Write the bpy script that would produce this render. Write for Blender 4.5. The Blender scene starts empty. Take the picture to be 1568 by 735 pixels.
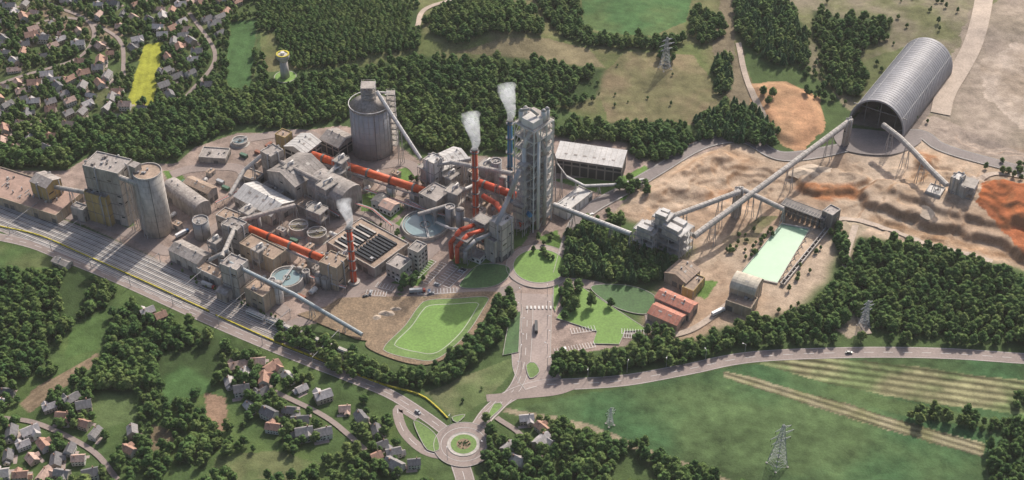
import bpy, math, random, bmesh
import numpy as np
from mathutils import Vector
random.seed(11)
R=random.random
def U(a,b): return random.uniform(a,b)
# ------------------------------------------------------------------ survey
PIT=math.radians(39); FL=2178.0; CH=617.0; CY=-762.0
SP,CP=math.sin(PIT),math.cos(PIT)
def S(u,v,z=0.0):
    """site survey: map sheet reference -> world metres on the level z"""
    dx=(u-784)/FL; dy=(367.5-v)/FL
    t=(CH-z)/(SP-dy*CP)
    return (dx*t, CY+t*(CP+dy*SP))
def S3(u,v,z=0.0):
    x,y=S(u,v,z); return (x,y,z)
scene=bpy.context.scene
# ------------------------------------------------------------------ materials
def nodes(name):
    m=bpy.data.materials.new(name); m.use_nodes=True
    nt=m.node_tree; b=nt.nodes['Principled BSDF']; return m,nt,b
def mat(name,col,rough=.8,var=.25,scale=.12,metal=0.0,bump=0.0,patchy=0):
    m,nt,b=nodes(name); L=nt.links
    tc=nt.nodes.new('ShaderNodeTexCoord')
    n1=nt.nodes.new('ShaderNodeTexNoise'); n1.inputs['Scale'].default_value=scale; n1.inputs['Detail'].default_value=6; n1.inputs['Roughness'].default_value=.65
    mp=nt.nodes.new('ShaderNodeMapping'); mp.inputs['Scale'].default_value=(1,1,.35)
    L.new(tc.outputs['Object'],mp.inputs[0]); L.new(mp.outputs[0],n1.inputs['Vector'])
    r=nt.nodes.new('ShaderNodeMapRange'); r.inputs[1].default_value=.3; r.inputs[2].default_value=.7
    r.inputs[3].default_value=1-var; r.inputs[4].default_value=1+var*.7
    L.new(n1.outputs[0],r.inputs[0])
    mx=nt.nodes.new('ShaderNodeVectorMath'); mx.operation='SCALE'; mx.inputs[0].default_value=col[:3]
    L.new(r.outputs[0],mx.inputs['Scale']); out=mx.outputs[0]
    if patchy:
        n3=nt.nodes.new('ShaderNodeTexNoise'); n3.inputs['Scale'].default_value=.7; n3.inputs['Detail'].default_value=5
        mp3=nt.nodes.new('ShaderNodeMapping'); mp3.inputs['Scale'].default_value=(1,1,.3); L.new(tc.outputs['Object'],mp3.inputs[0]); L.new(mp3.outputs[0],n3.inputs['Vector'])
        r3=nt.nodes.new('ShaderNodeMapRange'); r3.inputs[1].default_value=.35; r3.inputs[2].default_value=.65; r3.inputs[3].default_value=1-patchy; r3.inputs[4].default_value=1+patchy
        L.new(n3.outputs[0],r3.inputs[0]); m2=nt.nodes.new('ShaderNodeVectorMath'); m2.operation='SCALE'; L.new(out,m2.inputs[0]); L.new(r3.outputs[0],m2.inputs['Scale']); out=m2.outputs[0]
    L.new(out,b.inputs['Base Color'])
    b.inputs['Roughness'].default_value=rough; b.inputs['Metallic'].default_value=metal
    if bump>0:
        bp=nt.nodes.new('ShaderNodeBump'); bp.inputs['Strength'].default_value=bump; bp.inputs['Distance'].default_value=.5
        n2=nt.nodes.new('ShaderNodeTexNoise'); n2.inputs['Scale'].default_value=1.2
        L.new(tc.outputs['Object'],n2.inputs['Vector']); L.new(n2.outputs[0],bp.inputs['Height']); L.new(bp.outputs[0],b.inputs['Normal'])
    return m
M={}
def D(k,*a,**w): M[k]=mat(k,*a,**w)
D('concrete',(.35,.315,.28),patchy=.16,var=.32); D('conc_light',(.45,.415,.375),patchy=.14,var=.3); D('conc_dark',(.20,.18,.165),patchy=.1)
D('ochre',(.40,.29,.12),patchy=.1); D('tanwall',(.37,.30,.22),patchy=.12); D('white',(.62,.60,.57),var=.2,patchy=.06)
D('roofgrey',(.32,.285,.26),var=.4,scale=.08,patchy=.2); D('roofwhite',(.54,.52,.495),var=.25,scale=.08,patchy=.1)
D('rooftan',(.34,.25,.185),var=.35,scale=.1,patchy=.18); D('roofbrown',(.35,.235,.185),var=.3,scale=.08,patchy=.14)
D('roofdark',(.12,.115,.115)); D('salmon',(.46,.19,.13),scale=.1,patchy=.18); D('salmonlight',(.5,.34,.27),patchy=.1)
D('cream',(.50,.45,.36),patchy=.12)
D('steel',(.36,.35,.345),rough=.55,metal=.1,var=.25); D('steel_dark',(.13,.13,.13),rough=.6)
D('silosteel',(.37,.37,.38),rough=.6,metal=.1,var=.2,scale=.1)
D('hallsteel',(.25,.25,.27),rough=.6,metal=.1,var=.22,scale=.07,patchy=.1); D('hallrib',(.30,.30,.315),rough=.6)
D('kiln',(.64,.105,.025),rough=.6,var=.3,scale=.2,patchy=.08); D('redpaint',(.60,.085,.03),rough=.6,var=.3,scale=.15,patchy=.08)
D('kilnband',(.16,.05,.03)); D('bluepaint',(.025,.15,.29),rough=.5)
D('glass',(.02,.025,.03),rough=.2,var=.1); D('opening',(.03,.03,.032)); D('door',(.13,.125,.12))
D('road',(.275,.22,.195),var=.2,scale=.05,patchy=.1); D('asphalt',(.20,.17,.16),var=.2,scale=.06,patchy=.1)
D('paving',(.35,.28,.25),var=.18,scale=.05,patchy=.1); D('sandtrack',(.43,.345,.275),var=.25,scale=.08,patchy=.12)
D('paint',(.66,.65,.62),var=.25); D('kerb',(.40,.375,.34)); D('yellow',(.5,.42,.03),rough=.7)
D('grass',(.135,.22,.055),var=.28,scale=.05,bump=.1,patchy=.18); D('lawn',(.155,.275,.055),var=.24,scale=.05,patchy=.16); D('grassdark',(.06,.13,.038),var=.25,patchy=.18)
D('fieldline',(.42,.45,.33))
D('ballast',(.31,.27,.245),var=.25,scale=.2,patchy=.15); D('rail',(.60,.58,.56),rough=.5,metal=.1); D('sleeper',(.17,.14,.12)); D('platform',(.46,.43,.40))
D('soil',(.235,.165,.10),var=.35,scale=.15,bump=.4,patchy=.25); D('sand',(.46,.37,.28),bump=.3,patchy=.12)
D('bark',(.10,.07,.045)); D('rubber',(.02,.02,.02)); D('pipeblue',(.33,.38,.40),rough=.5)
D('water_g',(.25,.44,.275),rough=.45,var=.15,scale=.04); D('water_b',(.23,.32,.335),rough=.2,var=.15,scale=.08); D('water_m',(.2,.17,.1),rough=.3)
D('steelp',(.36,.37,.38),rough=.6)
for k,c in (('carwhite',(.7,.7,.7)),('cardark',(.04,.045,.05)),('carred',(.35,.04,.03)),('carblue',(.04,.1,.22)),('carsilver',(.4,.41,.42)),('contgreen',(.08,.16,.1)),('contrust',(.28,.11,.06))):
    D(k,c,rough=.35,var=.05)
def foliage(name,c1,c2,c3):
    m,nt,b=nodes(name); L=nt.links
    oi=nt.nodes.new('ShaderNodeObjectInfo'); at=nt.nodes.new('ShaderNodeAttribute'); at.attribute_name='tint'
    gp=nt.nodes.new('ShaderNodeNewGeometry'); nz=nt.nodes.new('ShaderNodeTexNoise'); nz.inputs['Scale'].default_value=.022; nz.inputs['Detail'].default_value=3
    L.new(gp.outputs['Position'],nz.inputs['Vector'])
    ad=nt.nodes.new('ShaderNodeMath'); ad.operation='MULTIPLY_ADD'; ad.inputs[1].default_value=.6
    r0=nt.nodes.new('ShaderNodeMapRange'); r0.inputs[1].default_value=.35; r0.inputs[2].default_value=.65; r0.inputs[3].default_value=0; r0.inputs[4].default_value=.45
    L.new(nz.outputs[0],r0.inputs[0]); L.new(oi.outputs['Random'],ad.inputs[0]); L.new(r0.outputs[0],ad.inputs[2])
    cr=nt.nodes.new('ShaderNodeValToRGB'); e=cr.color_ramp.elements
    e[0].color=(*c1,1); e[1].color=(*c3,1); x=e.new(.5); x.color=(*c2,1)
    L.new(ad.outputs[0],cr.inputs[0])
    s=nt.nodes.new('ShaderNodeVectorMath'); s.operation='SCALE'
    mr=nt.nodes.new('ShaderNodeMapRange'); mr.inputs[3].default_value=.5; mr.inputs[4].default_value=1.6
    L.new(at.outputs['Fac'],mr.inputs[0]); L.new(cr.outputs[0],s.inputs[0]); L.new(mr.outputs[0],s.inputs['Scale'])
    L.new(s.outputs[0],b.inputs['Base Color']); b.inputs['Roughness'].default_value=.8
    b.inputs['Specular IOR Level'].default_value=.1
    # normals bent upward to brighten shaded crown sides, imitating scattered light
    v=nt.nodes.new('ShaderNodeVectorMath'); v.operation='ADD'; v.inputs[1].default_value=(0,0,.7); L.new(gp.outputs['Normal'],v.inputs[0])
    n=nt.nodes.new('ShaderNodeVectorMath'); n.operation='NORMALIZE'; L.new(v.outputs[0],n.inputs[0]); L.new(n.outputs[0],b.inputs['Normal'])
    return m
M['leaf']=foliage('leaf',(.046,.096,.030),(.075,.127,.036),(.13,.168,.052))
M['needle']=foliage('needle',(.034,.082,.034),(.048,.100,.038),(.07,.12,.044))
# ------------------------------------------------------------------ mesh builder
class MB:
    def __init__(s): s.v=[];s.f=[];s.mi=[];s.sm=[];s.mats=[]
    def m(s,k):
        if k not in s.mats: s.mats.append(k)
        return s.mats.index(k)
    def face(s,pts,k,sm=False):
        n=len(s.v); s.v+= [tuple(p) for p in pts]; s.f.append(tuple(range(n,n+len(pts)))); s.mi.append(s.m(k)); s.sm.append(sm)
    def hexa(s,b,t,k,kt=None):
        n=len(s.v); s.v+=[tuple(p) for p in b]+[tuple(p) for p in t]
        a=s.m(k); c=s.m(kt or k)
        for q,i in (((0,1,5,4),a),((1,2,6,5),a),((2,3,7,6),a),((3,0,4,7),a),((4,5,6,7),c),((3,2,1,0),a)):
            s.f.append(tuple(n+j for j in q)); s.mi.append(i); s.sm.append(False)
    def box(s,fr,u0,u1,v0,v1,z0,z1,k,kt=None):
        q=[(u0,v0),(u1,v0),(u1,v1),(u0,v1)]
        s.hexa([fr(u,v,z0) for u,v in q],[fr(u,v,z1) for u,v in q],k,kt)
    def tube(s,p,q,r,k,n=8,r2=None,caps=True,kc=None):
        p=Vector(p);q=Vector(q); r2=r if r2 is None else r2
        d=(q-p)
        if d.length<1e-6: return
        d.normalize(); up=Vector((0,0,1)) if abs(d.z)<.95 else Vector((1,0,0))
        a=d.cross(up).normalized(); b=a.cross(d).normalized(); base=len(s.v); off=math.pi/4 if n==4 else 0
        for c,rr in ((p,r),(q,r2)):
            for i in range(n):
                t=2*math.pi*i/n+off; s.v.append(tuple(c+a*math.cos(t)*rr+b*math.sin(t)*rr))
        mi=s.m(k)
        for i in range(n):
            j=(i+1)%n; s.f.append((base+i,base+n+i,base+n+j,base+j)); s.mi.append(mi); s.sm.append(n>7)
        if caps:
            kc=s.m(kc or k)
            s.f.append(tuple(base+i for i in range(n))); s.mi.append(kc); s.sm.append(False)
            s.f.append(tuple(base+n+i for i in reversed(range(n)))); s.mi.append(kc); s.sm.append(False)
    def beam(s,p,q,w,k): s.tube(p,q,w*.707,k,n=4)
    def pipe(s,pts,r,k,n=8):
        for a,b in zip(pts,pts[1:]): s.tube(a,b,r,k,n)
    def ring(s,cx,cy,ro,ri,z0,z1,k,n=48):
        for i in range(n):
            a=2*math.pi*i/n;b=2*math.pi*(i+1)/n
            P=lambda r,t,z:(cx+r*math.cos(t),cy+r*math.sin(t),z)
            s.hexa([P(ri,a,z0),P(ro,a,z0),P(ro,b,z0),P(ri,b,z0)],[P(ri,a,z1),P(ro,a,z1),P(ro,b,z1),P(ri,b,z1)],k)
    def disc(s,cx,cy,r,z,k,n=48):
        s.face([(cx+r*math.cos(2*math.pi*i/n),cy+r*math.sin(2*math.pi*i/n),z) for i in range(n)],k)
    def obj(s,name,coll=None):
        me=bpy.data.meshes.new(name); me.from_pydata(s.v,[],s.f)
        for k in s.mats: me.materials.append(M[k])
        me.polygons.foreach_set('material_index',s.mi); me.polygons.foreach_set('use_smooth',s.sm); me.update()
        o=bpy.data.objects.new(name,me); (coll or scene.collection).objects.link(o); return o
class FR:
    """rectangular plan frame from near, left, right eave corners at height h"""
    def __init__(s,N,L,Rr,h):
        n=np.array(S(*N,h)); a=np.array(S(*Rr,h))-n; b=np.array(S(*L,h))-n
        s.a=np.hypot(*a); s.b=np.hypot(*b)
        ta=math.atan2(a[1],a[0]); tb=math.atan2(b[1],b[0])-math.pi/2
        d=(tb-ta+math.pi)%(2*math.pi)-math.pi
        w=s.b**2/(s.a**2+s.b**2); s.t=ta+d*w; s.n=n; s.h=h
        occupy(s,s.a,s.b)
    def __call__(s,u,v,z):
        c,q=math.cos(s.t),math.sin(s.t)
        return (s.n[0]+u*c-v*q, s.n[1]+u*q+v*c, z)
class FX(FR):
    def __init__(s,x,y,t,a=0,b=0): s.n=np.array((x,y));s.t=t;s.a=a;s.b=b
# ------------------------------------------------------------------ terrain rasters
ST=1.25
xs=np.arange(-480,481,ST); ys=np.arange(-245,361,ST)
X,Y=np.meshgrid(xs,ys); NY,NX=X.shape
OC=np.zeros(X.shape,bool)
def mark(x,y,r):
    i=int((x-xs[0])/ST); j=int((y-ys[0])/ST); k=int(r/ST)+1
    OC[max(0,j-k):max(0,j+k+1),max(0,i-k):max(0,i+k+1)]=True
def occupy(f,a,b):
    u=0
    while u<=a+2:
        v=0
        while v<=b+2: p=f(min(u,a),min(v,b),0); mark(p[0],p[1],1.5); v+=2
        u+=2
def vnoise(sc,seed,XX=None,YY=None):
    XX=X if XX is None else XX; YY=Y if YY is None else YY
    g=np.random.default_rng(seed).random((256,256))
    fx=XX/sc+100; fy=YY/sc+100; ix=np.floor(fx).astype(int); iy=np.floor(fy).astype(int)
    tx=fx-ix; ty=fy-iy; tx=tx*tx*(3-2*tx); ty=ty*ty*(3-2*ty)
    G=lambda a,b:g[b%256,a%256]
    return (G(ix,iy)*(1-tx)+G(ix+1,iy)*tx)*(1-ty)+(G(ix,iy+1)*(1-tx)+G(ix+1,iy+1)*tx)*ty
def fbm(sc,seed,o=5,XX=None,YY=None):
    r=0;a=.5
    for i in range(o): r=r+a*vnoise(sc/2**i,seed+i*17,XX,YY); a*=.55
    return r/ (sum(.5*.55**i for i in range(o)))
W1=fbm(14,1,4)-.5; W2=fbm(14,2,4)-.5
def pip(poly,XX,YY):
    ins=np.zeros(XX.shape,bool); n=len(poly)
    for i in range(n):
        x1,y1=poly[i]; x2,y2=poly[(i+1)%n]
        if y1==y2: continue
        c=((y1>YY)!=(y2>YY))&(XX<(x2-x1)*(YY-y1)/(y2-y1)+x1); ins^=c
    return ins
def blur(A,r):
    k=max(1,int(round(r/ST)))
    A=A.astype(float)
    for _ in range(2):
        for ax in (0,1):
            P=np.pad(A,[(k+1,k) if i==ax else (0,0) for i in (0,1)],mode='edge'); c=np.cumsum(P,axis=ax)
            n=A.shape[ax]
            A=(np.take(c,np.arange(2*k+1,2*k+1+n),axis=ax)-np.take(c,np.arange(0,n),axis=ax))/(2*k+1)
    return A
def W(poly): return [S(u,v) for u,v in poly]
HZ=np.zeros_like(X)
def hill(u,v,rx,ry,amp):
    global HZ
    cx,cy=S(u,v); HZ=HZ+amp*np.exp(-((X-cx)/rx)**2-((Y-cy)/ry)**2)
def plate(poly,h,bl,warp=10):
    global HZ
    m=pip(W(poly),X+W1*warp,Y+W2*warp); HZ=HZ+h*blur(m,bl)
hill(748,55,45,32,13); hill(560,70,60,35,6); hill(1180,70,30,40,5); hill(1500,40,60,40,6)
plate([(1322,300),(1335,322),(1400,344),(1470,356),(1530,379),(1600,398),(1600,300),(1510,285),(1450,268),(1390,272),(1345,275)],5.5,1.3,24)
plate([(1345,305),(1410,322),(1480,338),(1540,352),(1600,365),(1600,300),(1520,292),(1440,300),(1380,290)],3.5,1.3,24)
plate([(1535,300),(1600,290),(1600,370),(1545,350)],4,2,18)
plate([(1010,265),(1060,240),(1100,232),(1150,252),(1130,275),(1060,300),(1010,305),(975,300)],3.5,2.6,20)
plate([(1020,262),(1070,238),(1105,235),(1125,255),(1090,268),(1040,280)],3,1.3,18)
plate([(1215,266),(1260,258),(1330,275),(1310,295),(1240,300),(1215,285)],4,1.3,18)
plate([(1400,232),(1440,236),(1430,256),(1402,258)],3,1.3,14)
plate([(1150,140),(1200,132),(1250,155),(1255,200),(1220,225),(1185,205),(1165,175)],4,3)
QU=[(935,330),(1000,272),(1050,240),(1110,210),(1200,245),(1300,225),(1330,205),(1440,195),(1500,215),(1620,240),(1620,425),(1560,408),(1480,396),(1390,374),(1300,360),(1290,345),(1262,430),(1215,475),(1160,492),(1110,500),(1070,522),(985,512),(990,470),(1040,405),(1070,380),(1000,345)]
qm=pip(W(QU),X,Y); qs=blur(qm&~pip(W([(950,330),(1080,330),(1080,560),(950,560)]),X,Y)&~pip(W([(1180,300),(1300,310),(1230,500),(1060,500),(1100,400)]),X,Y)&~pip(W([(1280,170),(1420,170),(1420,235),(1280,235)]),X,Y),5)
tb=fbm(60,70,5)*11; tf=tb-np.floor(tb); terr=(np.floor(tb)+np.clip((tf-.78)/.22,0,1))*1.5
HZ=HZ+qs*((terr-terr.mean())*.8+(fbm(7,44,4)-.5)*.8+(fbm(2.8,46,2)-.5)*.4)
HZ=HZ+blur(Y>200,30)*(fbm(60,50,3)-.35)*6
QROAD=[(860,420),(880,350),(905,320),(960,290),(1010,262),(1080,222),(1140,215),(1200,240),(1300,225),(1400,205),(1440,225),(1500,245),(1640,285)]
def catmull(pts,step=3.0,closed=False):
    P=[np.array(p,float) for p in pts]; n=len(P); out=[]
    rng=range(n if closed else n-1)
    for i in rng:
        p0=P[(i-1)%n] if closed or i>0 else 2*P[0]-P[1]; p1=P[i]; p2=P[(i+1)%n]
        p3=P[(i+2)%n] if closed or i+2<n else 2*P[-1]-P[-2]
        k=max(2,int(np.linalg.norm(p2-p1)/step))
        for j in range(k):
            t=j/k; out.append(.5*((2*p1)+(p2-p0)*t+(2*p0-5*p1+4*p2-p3)*t*t+(3*p1-p0-3*p2+p3)*t**3))
    if not closed: out.append(P[-1])
    return out
rm=np.zeros(X.shape,bool)
for p in catmull([S(*p) for p in QROAD],3):
    i=int((p[0]-xs[0])/ST); j=int((p[1]-ys[0])/ST); rm[max(0,j-8):j+9,max(0,i-8):i+9]=True
HB=blur(HZ,14); rmb=blur(rm,3); HZ=HZ*(1-rmb)+HB*.6*rmb
ap=blur(pip(W([(1270,185),(1400,195),(1460,110),(1420,90),(1420,240),(1290,240)]),X,Y),5); HZ=HZ*(1-ap)
def H(x,y):
    fx=min(max((x-xs[0])/ST,0),NX-1.001); fy=min(max((y-ys[0])/ST,0),NY-1.001)
    i=int(fx);j=int(fy);a=fx-i;b=fy-j
    return float((HZ[j,i]*(1-a)+HZ[j,i+1]*a)*(1-b)+(HZ[j+1,i]*(1-a)+HZ[j+1,i+1]*a)*b)
n30=fbm(40,5,6)[...,None]; n6=fbm(6,9,4)[...,None]; n2=fbm(2.6,19,2)[...,None]
def basecol(n): return np.array((.085,.125,.045))*(1-n)+np.array((.065,.10,.038))*n
C=basecol(n30)
BL=np.zeros(X.shape,bool)
def paint(poly,col,warp=5,var=.35,stripe=None,soft=0,block=False,col2=None,thr=.36,sc=25,clean=False):
    global C
    m=pip(W(poly),X+W1*warp,Y+W2*warp)
    a=(blur(m,soft) if soft else m.astype(float))[...,None]
    c=np.array(col)
    if col2 is not None:
        k=np.clip((fbm(sc,int(abs(poly[0][0]))+3,6)-thr)/.28,0,1)[...,None]; c=c*(1-k)+np.array(col2)*k
    c=c*(1+var*(n30-.5)*1.6+var*(n6-.5)*.9+var*(n2-.5)*.5)
    if stripe:
        ang,per,amp=stripe; ph=(X*math.cos(ang)+Y*math.sin(ang)+W1*(.6 if clean else 2.5))/per*2*math.pi
        c=c*(1+amp*np.sin(ph)*(.15+1.4*np.clip(fbm(30,77,4)-(.0 if clean else .25),0,1)))[...,None]
    C=C*(1-a)+c*a
    if block: BL[:]|=m
def pangle(p,q):
    a=S(*p);b=S(*q); return math.atan2(b[1]-a[1],b[0]-a[0])
paint([(-80,-40),(400,-40),(390,140),(290,155),(200,190),(60,200),(-80,230)],(.12,.135,.06),col2=(.075,.11,.04),warp=12)
paint([(0,30),(60,20),(140,45),(160,60),(110,70),(40,75),(0,90)],(.22,.165,.12),warp=14,col2=(.1,.115,.045))
paint([(40,0),(110,0),(190,55),(150,70),(80,35)],(.25,.18,.135),warp=10,col2=(.12,.12,.065))
paint([(222,70),(250,66),(243,110),(236,160),(193,163),(205,118)],(.32,.33,.05),warp=1,stripe=(pangle((236,160),(250,66))+1.57,5,.12),block=True,var=.25)
paint([(352,35),(395,33),(383,138),(345,138)],(.065,.125,.045),warp=1,stripe=(0,6,.1),block=True)
paint([(400,-30),(1130,-30),(1140,100),(1195,205),(1065,190),(925,192),(700,100),(400,110)],(.12,.145,.055),col2=(.17,.16,.08),warp=6)
paint([(700,88),(760,78),(840,66),(900,76),(925,105),(830,98),(760,93)],(.2,.17,.10),warp=5)
paint([(925,110),(960,84),(1060,86),(1100,140),(1120,160),(1065,190),(930,190),(920,150),(830,165),(870,150)],(.17,.16,.08),col2=(.22,.175,.105),warp=5,stripe=(1.4,9,.08),block=True)
paint([(890,-10),(1062,-10),(1050,35),(1000,58),(940,52),(893,42)],(.075,.15,.055),warp=1,stripe=(1.2,7,.1),block=True,col2=(.095,.145,.055))
paint([(1105,-20),(1128,-20),(1125,80),(1145,120),(1185,200),(1120,160),(1090,80)],(.2,.165,.11),warp=4)
paint([(1190,-40),(1640,-40),(1640,260),(1440,190),(1300,170),(1240,110)],(.23,.20,.14),col2=(.15,.155,.075),warp=8)
paint([(1300,110),(1330,90),(1400,70),(1380,120),(1330,150)],(.13,.15,.065),warp=8)
paint([(1440,130),(1490,20),(1640,-40),(1640,250),(1500,215),(1420,192)],(.36,.295,.24),col2=(.24,.20,.155),warp=14,sc=40)
paint([(1500,95),(1560,70),(1640,85),(1640,190),(1560,195),(1510,150)],(.44,.365,.30),warp=14,col2=(.33,.265,.205))
paint([(1145,130),(1205,127),(1255,150),(1262,200),(1225,238),(1180,210),(1150,170)],(.47,.27,.155),col2=(.38,.24,.14),warp=6,block=True)
paint(QU,(.455,.355,.265),col2=(.35,.25,.175),warp=8,soft=2,block=True,sc=35)
paint([(940,328),(1000,280),(1060,245),(1110,225),(1180,250),(1120,290),(1040,320),(1000,345)],(.50,.385,.285),col2=(.42,.295,.20),warp=10,soft=3)
paint([(1300,235),(1400,240),(1480,260),(1500,290),(1440,330),(1350,320),(1320,290)],(.47,.37,.28),warp=10,soft=3,col2=(.37,.265,.18))
paint([(1205,284),(1260,282),(1335,291),(1325,301),(1240,305)],(.38,.17,.08),warp=16,soft=1.5,col2=(.42,.28,.18),sc=10)
paint([(1060,300),(1100,285),(1160,300),(1130,318),(1080,316)],(.36,.22,.135),warp=12,soft=2,col2=(.44,.33,.24),sc=8)
paint([(1330,328),(1400,350),(1470,362),(1530,384),(1620,408),(1620,412),(1520,390),(1450,370),(1390,359),(1325,337)],(.26,.155,.085),warp=14,col2=(.38,.265,.175),var=.7,soft=1.3,sc=8)
paint([(1500,290),(1640,283),(1640,420),(1575,398),(1560,385),(1525,352),(1488,318)],(.44,.14,.05),warp=10,col2=(.31,.11,.05),var=.8)
paint([(1380,190),(1430,178),(1520,215),(1620,250),(1620,275),(1500,240),(1430,215)],(.32,.26,.215),warp=4)
paint([(1395,228),(1440,232),(1432,258),(1400,262)],(.31,.16,.085),warp=12,soft=2,sc=8,col2=(.4,.29,.20))
paint([(1108,365),(1165,330),(1190,330),(1150,372),(1115,380)],(.17,.165,.08),warp=8,col2=(.32,.25,.17))
paint([(1300,190),(1400,205),(1465,120),(1450,90),(1400,90)],(.18,.15,.13),warp=2)
gy,gx=np.gradient(HZ,ST); sl=np.clip((np.hypot(gx,gy)-.3)/.6,0,1)[...,None]*qm[...,None]
C=C*(1-sl*.7)+np.array((.27,.15,.075))*sl*.7
FAC=[(-60,262),(0,258),(60,262),(100,262),(140,238),(210,252),(270,250),(300,225),(365,203),(430,205),(520,192),(540,195),(600,215),(640,245),(700,238),(790,240),(850,205),(960,218),(1060,210),(1135,215),(1060,245),(1005,272),(950,315),(930,335),(900,352),(862,365),(868,430),(890,445),(985,500),(960,530),(860,545),(850,580),(800,590),(790,540),(785,440),(700,450),(640,456),(470,498),(420,492),(260,407),(130,345),(-60,290)]
paint(FAC,(.345,.265,.225),warp=1.5,var=.4,block=True,col2=(.255,.20,.17))
GR=(.115,.19,.052)
paint([(250,262),(275,262),(292,285),(262,285)],GR,warp=1); paint([(172,338),(200,332),(206,345),(185,354)],GR,warp=1)
for lw in ([(545,300),(590,290),(620,320),(590,345),(560,340)],[(600,262),(640,250),(655,268),(612,282)],[(845,275),(960,268),(988,254),(1000,268),(955,308),(905,292)],[(820,365),(852,352),(862,372),(850,395),(835,372)],[(600,345),(620,330),(625,362),(605,372)],[(780,350),(815,352),(800,375),(780,385)],[(630,395),(665,398),(640,440),(615,440)],[(590,432),(615,425),(640,445),(610,452)],[(1060,425),(1100,430),(1080,460),(1060,450)],[(690,395),(770,375),(790,385),(730,412),(700,412)]):
    paint(lw,GR,warp=2,var=.4)
paint([(-60,350),(0,365),(100,395),(200,440),(300,490),(430,545),(600,612),(640,650),(660,760),(-60,780)],(.068,.108,.038),col2=(.095,.14,.045),warp=4)
def field(p,c,**k): k.setdefault('warp',3); paint(p,c,block=True,**k)
field([(-60,372),(40,378),(100,395),(80,408),(0,415),(-60,420)],(.08,.13,.045),col2=(.11,.135,.055))
field([(100,420),(140,425),(130,470),(100,500),(90,460)],(.07,.12,.045))
field([(245,545),(330,530),(345,540),(320,600),(260,620),(240,590)],(.075,.14,.048),stripe=(.3,5,.1))
field([(312,602),(345,608),(352,655),(330,665),(315,640)],(.26,.175,.12))
field([(330,700),(420,690),(500,710),(440,735),(320,735)],(.095,.145,.05),col2=(.13,.145,.065))
field([(140,605),(200,600),(210,640),(150,660)],(.1,.14,.055))
field([(30,618),(60,590),(150,540),(158,548),(90,600),(45,632)],(.22,.165,.11),stripe=(pangle((45,620),(150,545))+1.57,4,.2))
field([(110,500),(165,470),(175,490),(150,535),(100,550)],(.075,.125,.04),stripe=(1,4,.15))
field([(230,650),(262,660),(270,680),(232,690)],(.16,.125,.08))
field([(650,602),(720,572),(795,543),(797,556),(745,612),(700,642),(688,635)],(.15,.16,.08),col2=(.11,.145,.058),var=.5)
field([(770,628),(900,602),(1000,585),(1130,560),(1300,548),(1620,548),(1620,780),(1120,780),(1000,690),(890,655)],(.052,.108,.044),col2=(.078,.12,.048),sc=60,stripe=(pangle((900,620),(1400,735))+1.57,7,.08),var=.7)
field([(775,623),(830,634),(900,650),(1000,688),(1130,740),(1120,742),(1000,697),(890,660),(830,642),(770,630)],(.26,.22,.15))
field([(1108,568),(1160,580),(1300,620),(1510,680),(1505,700),(1300,640),(1170,598),(1110,578)],(.23,.205,.13),stripe=(pangle((1108,568),(1510,690))+1.57,4.5,.7),col2=(.16,.155,.08),sc=14,clean=True)
field([(1160,556),(1250,545),(1390,560),(1620,590),(1620,640),(1400,615),(1260,585)],(.20,.19,.105),stripe=(pangle((1160,558),(1568,615))+1.57,6,.6),var=.8,col2=(.11,.14,.06),sc=18,clean=True)
field([(1270,590),(1400,618),(1560,650),(1560,662),(1400,640),(1270,603)],(.085,.13,.05),stripe=(0.6,4,.15))
paint([(1305,330),(1330,345),(1310,370),(1300,440),(1325,505),(1300,520),(1270,500),(1290,400),(1262,350)],(.36,.295,.215),warp=4)
# ------------------------------------------------------------------ roads
LZ=[0.10]
def normals(pts,closed=False):
    n=len(pts); N=[]
    for i in range(n):
        a=pts[(i-1)%n] if closed or i>0 else pts[i]; b=pts[(i+1)%n] if closed or i<n-1 else pts[i]
        d=b-a; d=d/(np.hypot(*d)+1e-9); N.append(np.array((-d[1],d[0])))
    return N
def strip(mb,pts,N,o0,o1,z,k,closed=False,dash=None):
    n=len(pts); idx=range(n if closed else n-1)
    for i in idx:
        if dash and (i%dash)>=dash//2: continue
        j=(i+1)%n; q=[pts[i]+N[i]*o0,pts[j]+N[j]*o0,pts[j]+N[j]*o1,pts[i]+N[i]*o1]
        mb.face([(p[0],p[1],H(p[0],p[1])+z) for p in q],k)
def kerbstrip(mb,pts,N,o,z,closed=False,w=.35,h=.13,k='kerb'):
    n=len(pts)
    for i in range(n if closed else n-1):
        j=(i+1)%n; q=[pts[i]+N[i]*(o+w),pts[i]+N[i]*o,pts[j]+N[j]*o,pts[j]+N[j]*(o+w)]
        mb.hexa([(p[0],p[1],H(p[0],p[1])+z-.05) for p in q],[(p[0],p[1],H(p[0],p[1])+z+h) for p in q],k)
def block_line(pts,r):
    for p in pts:
        i=int((p[0]-xs[0])/ST); j=int((p[1]-ys[0])/ST); k=int(r/ST)+1
        BL[max(0,j-k):max(0,j+k+1),max(0,i-k):max(0,i+k+1)]=True
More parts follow.
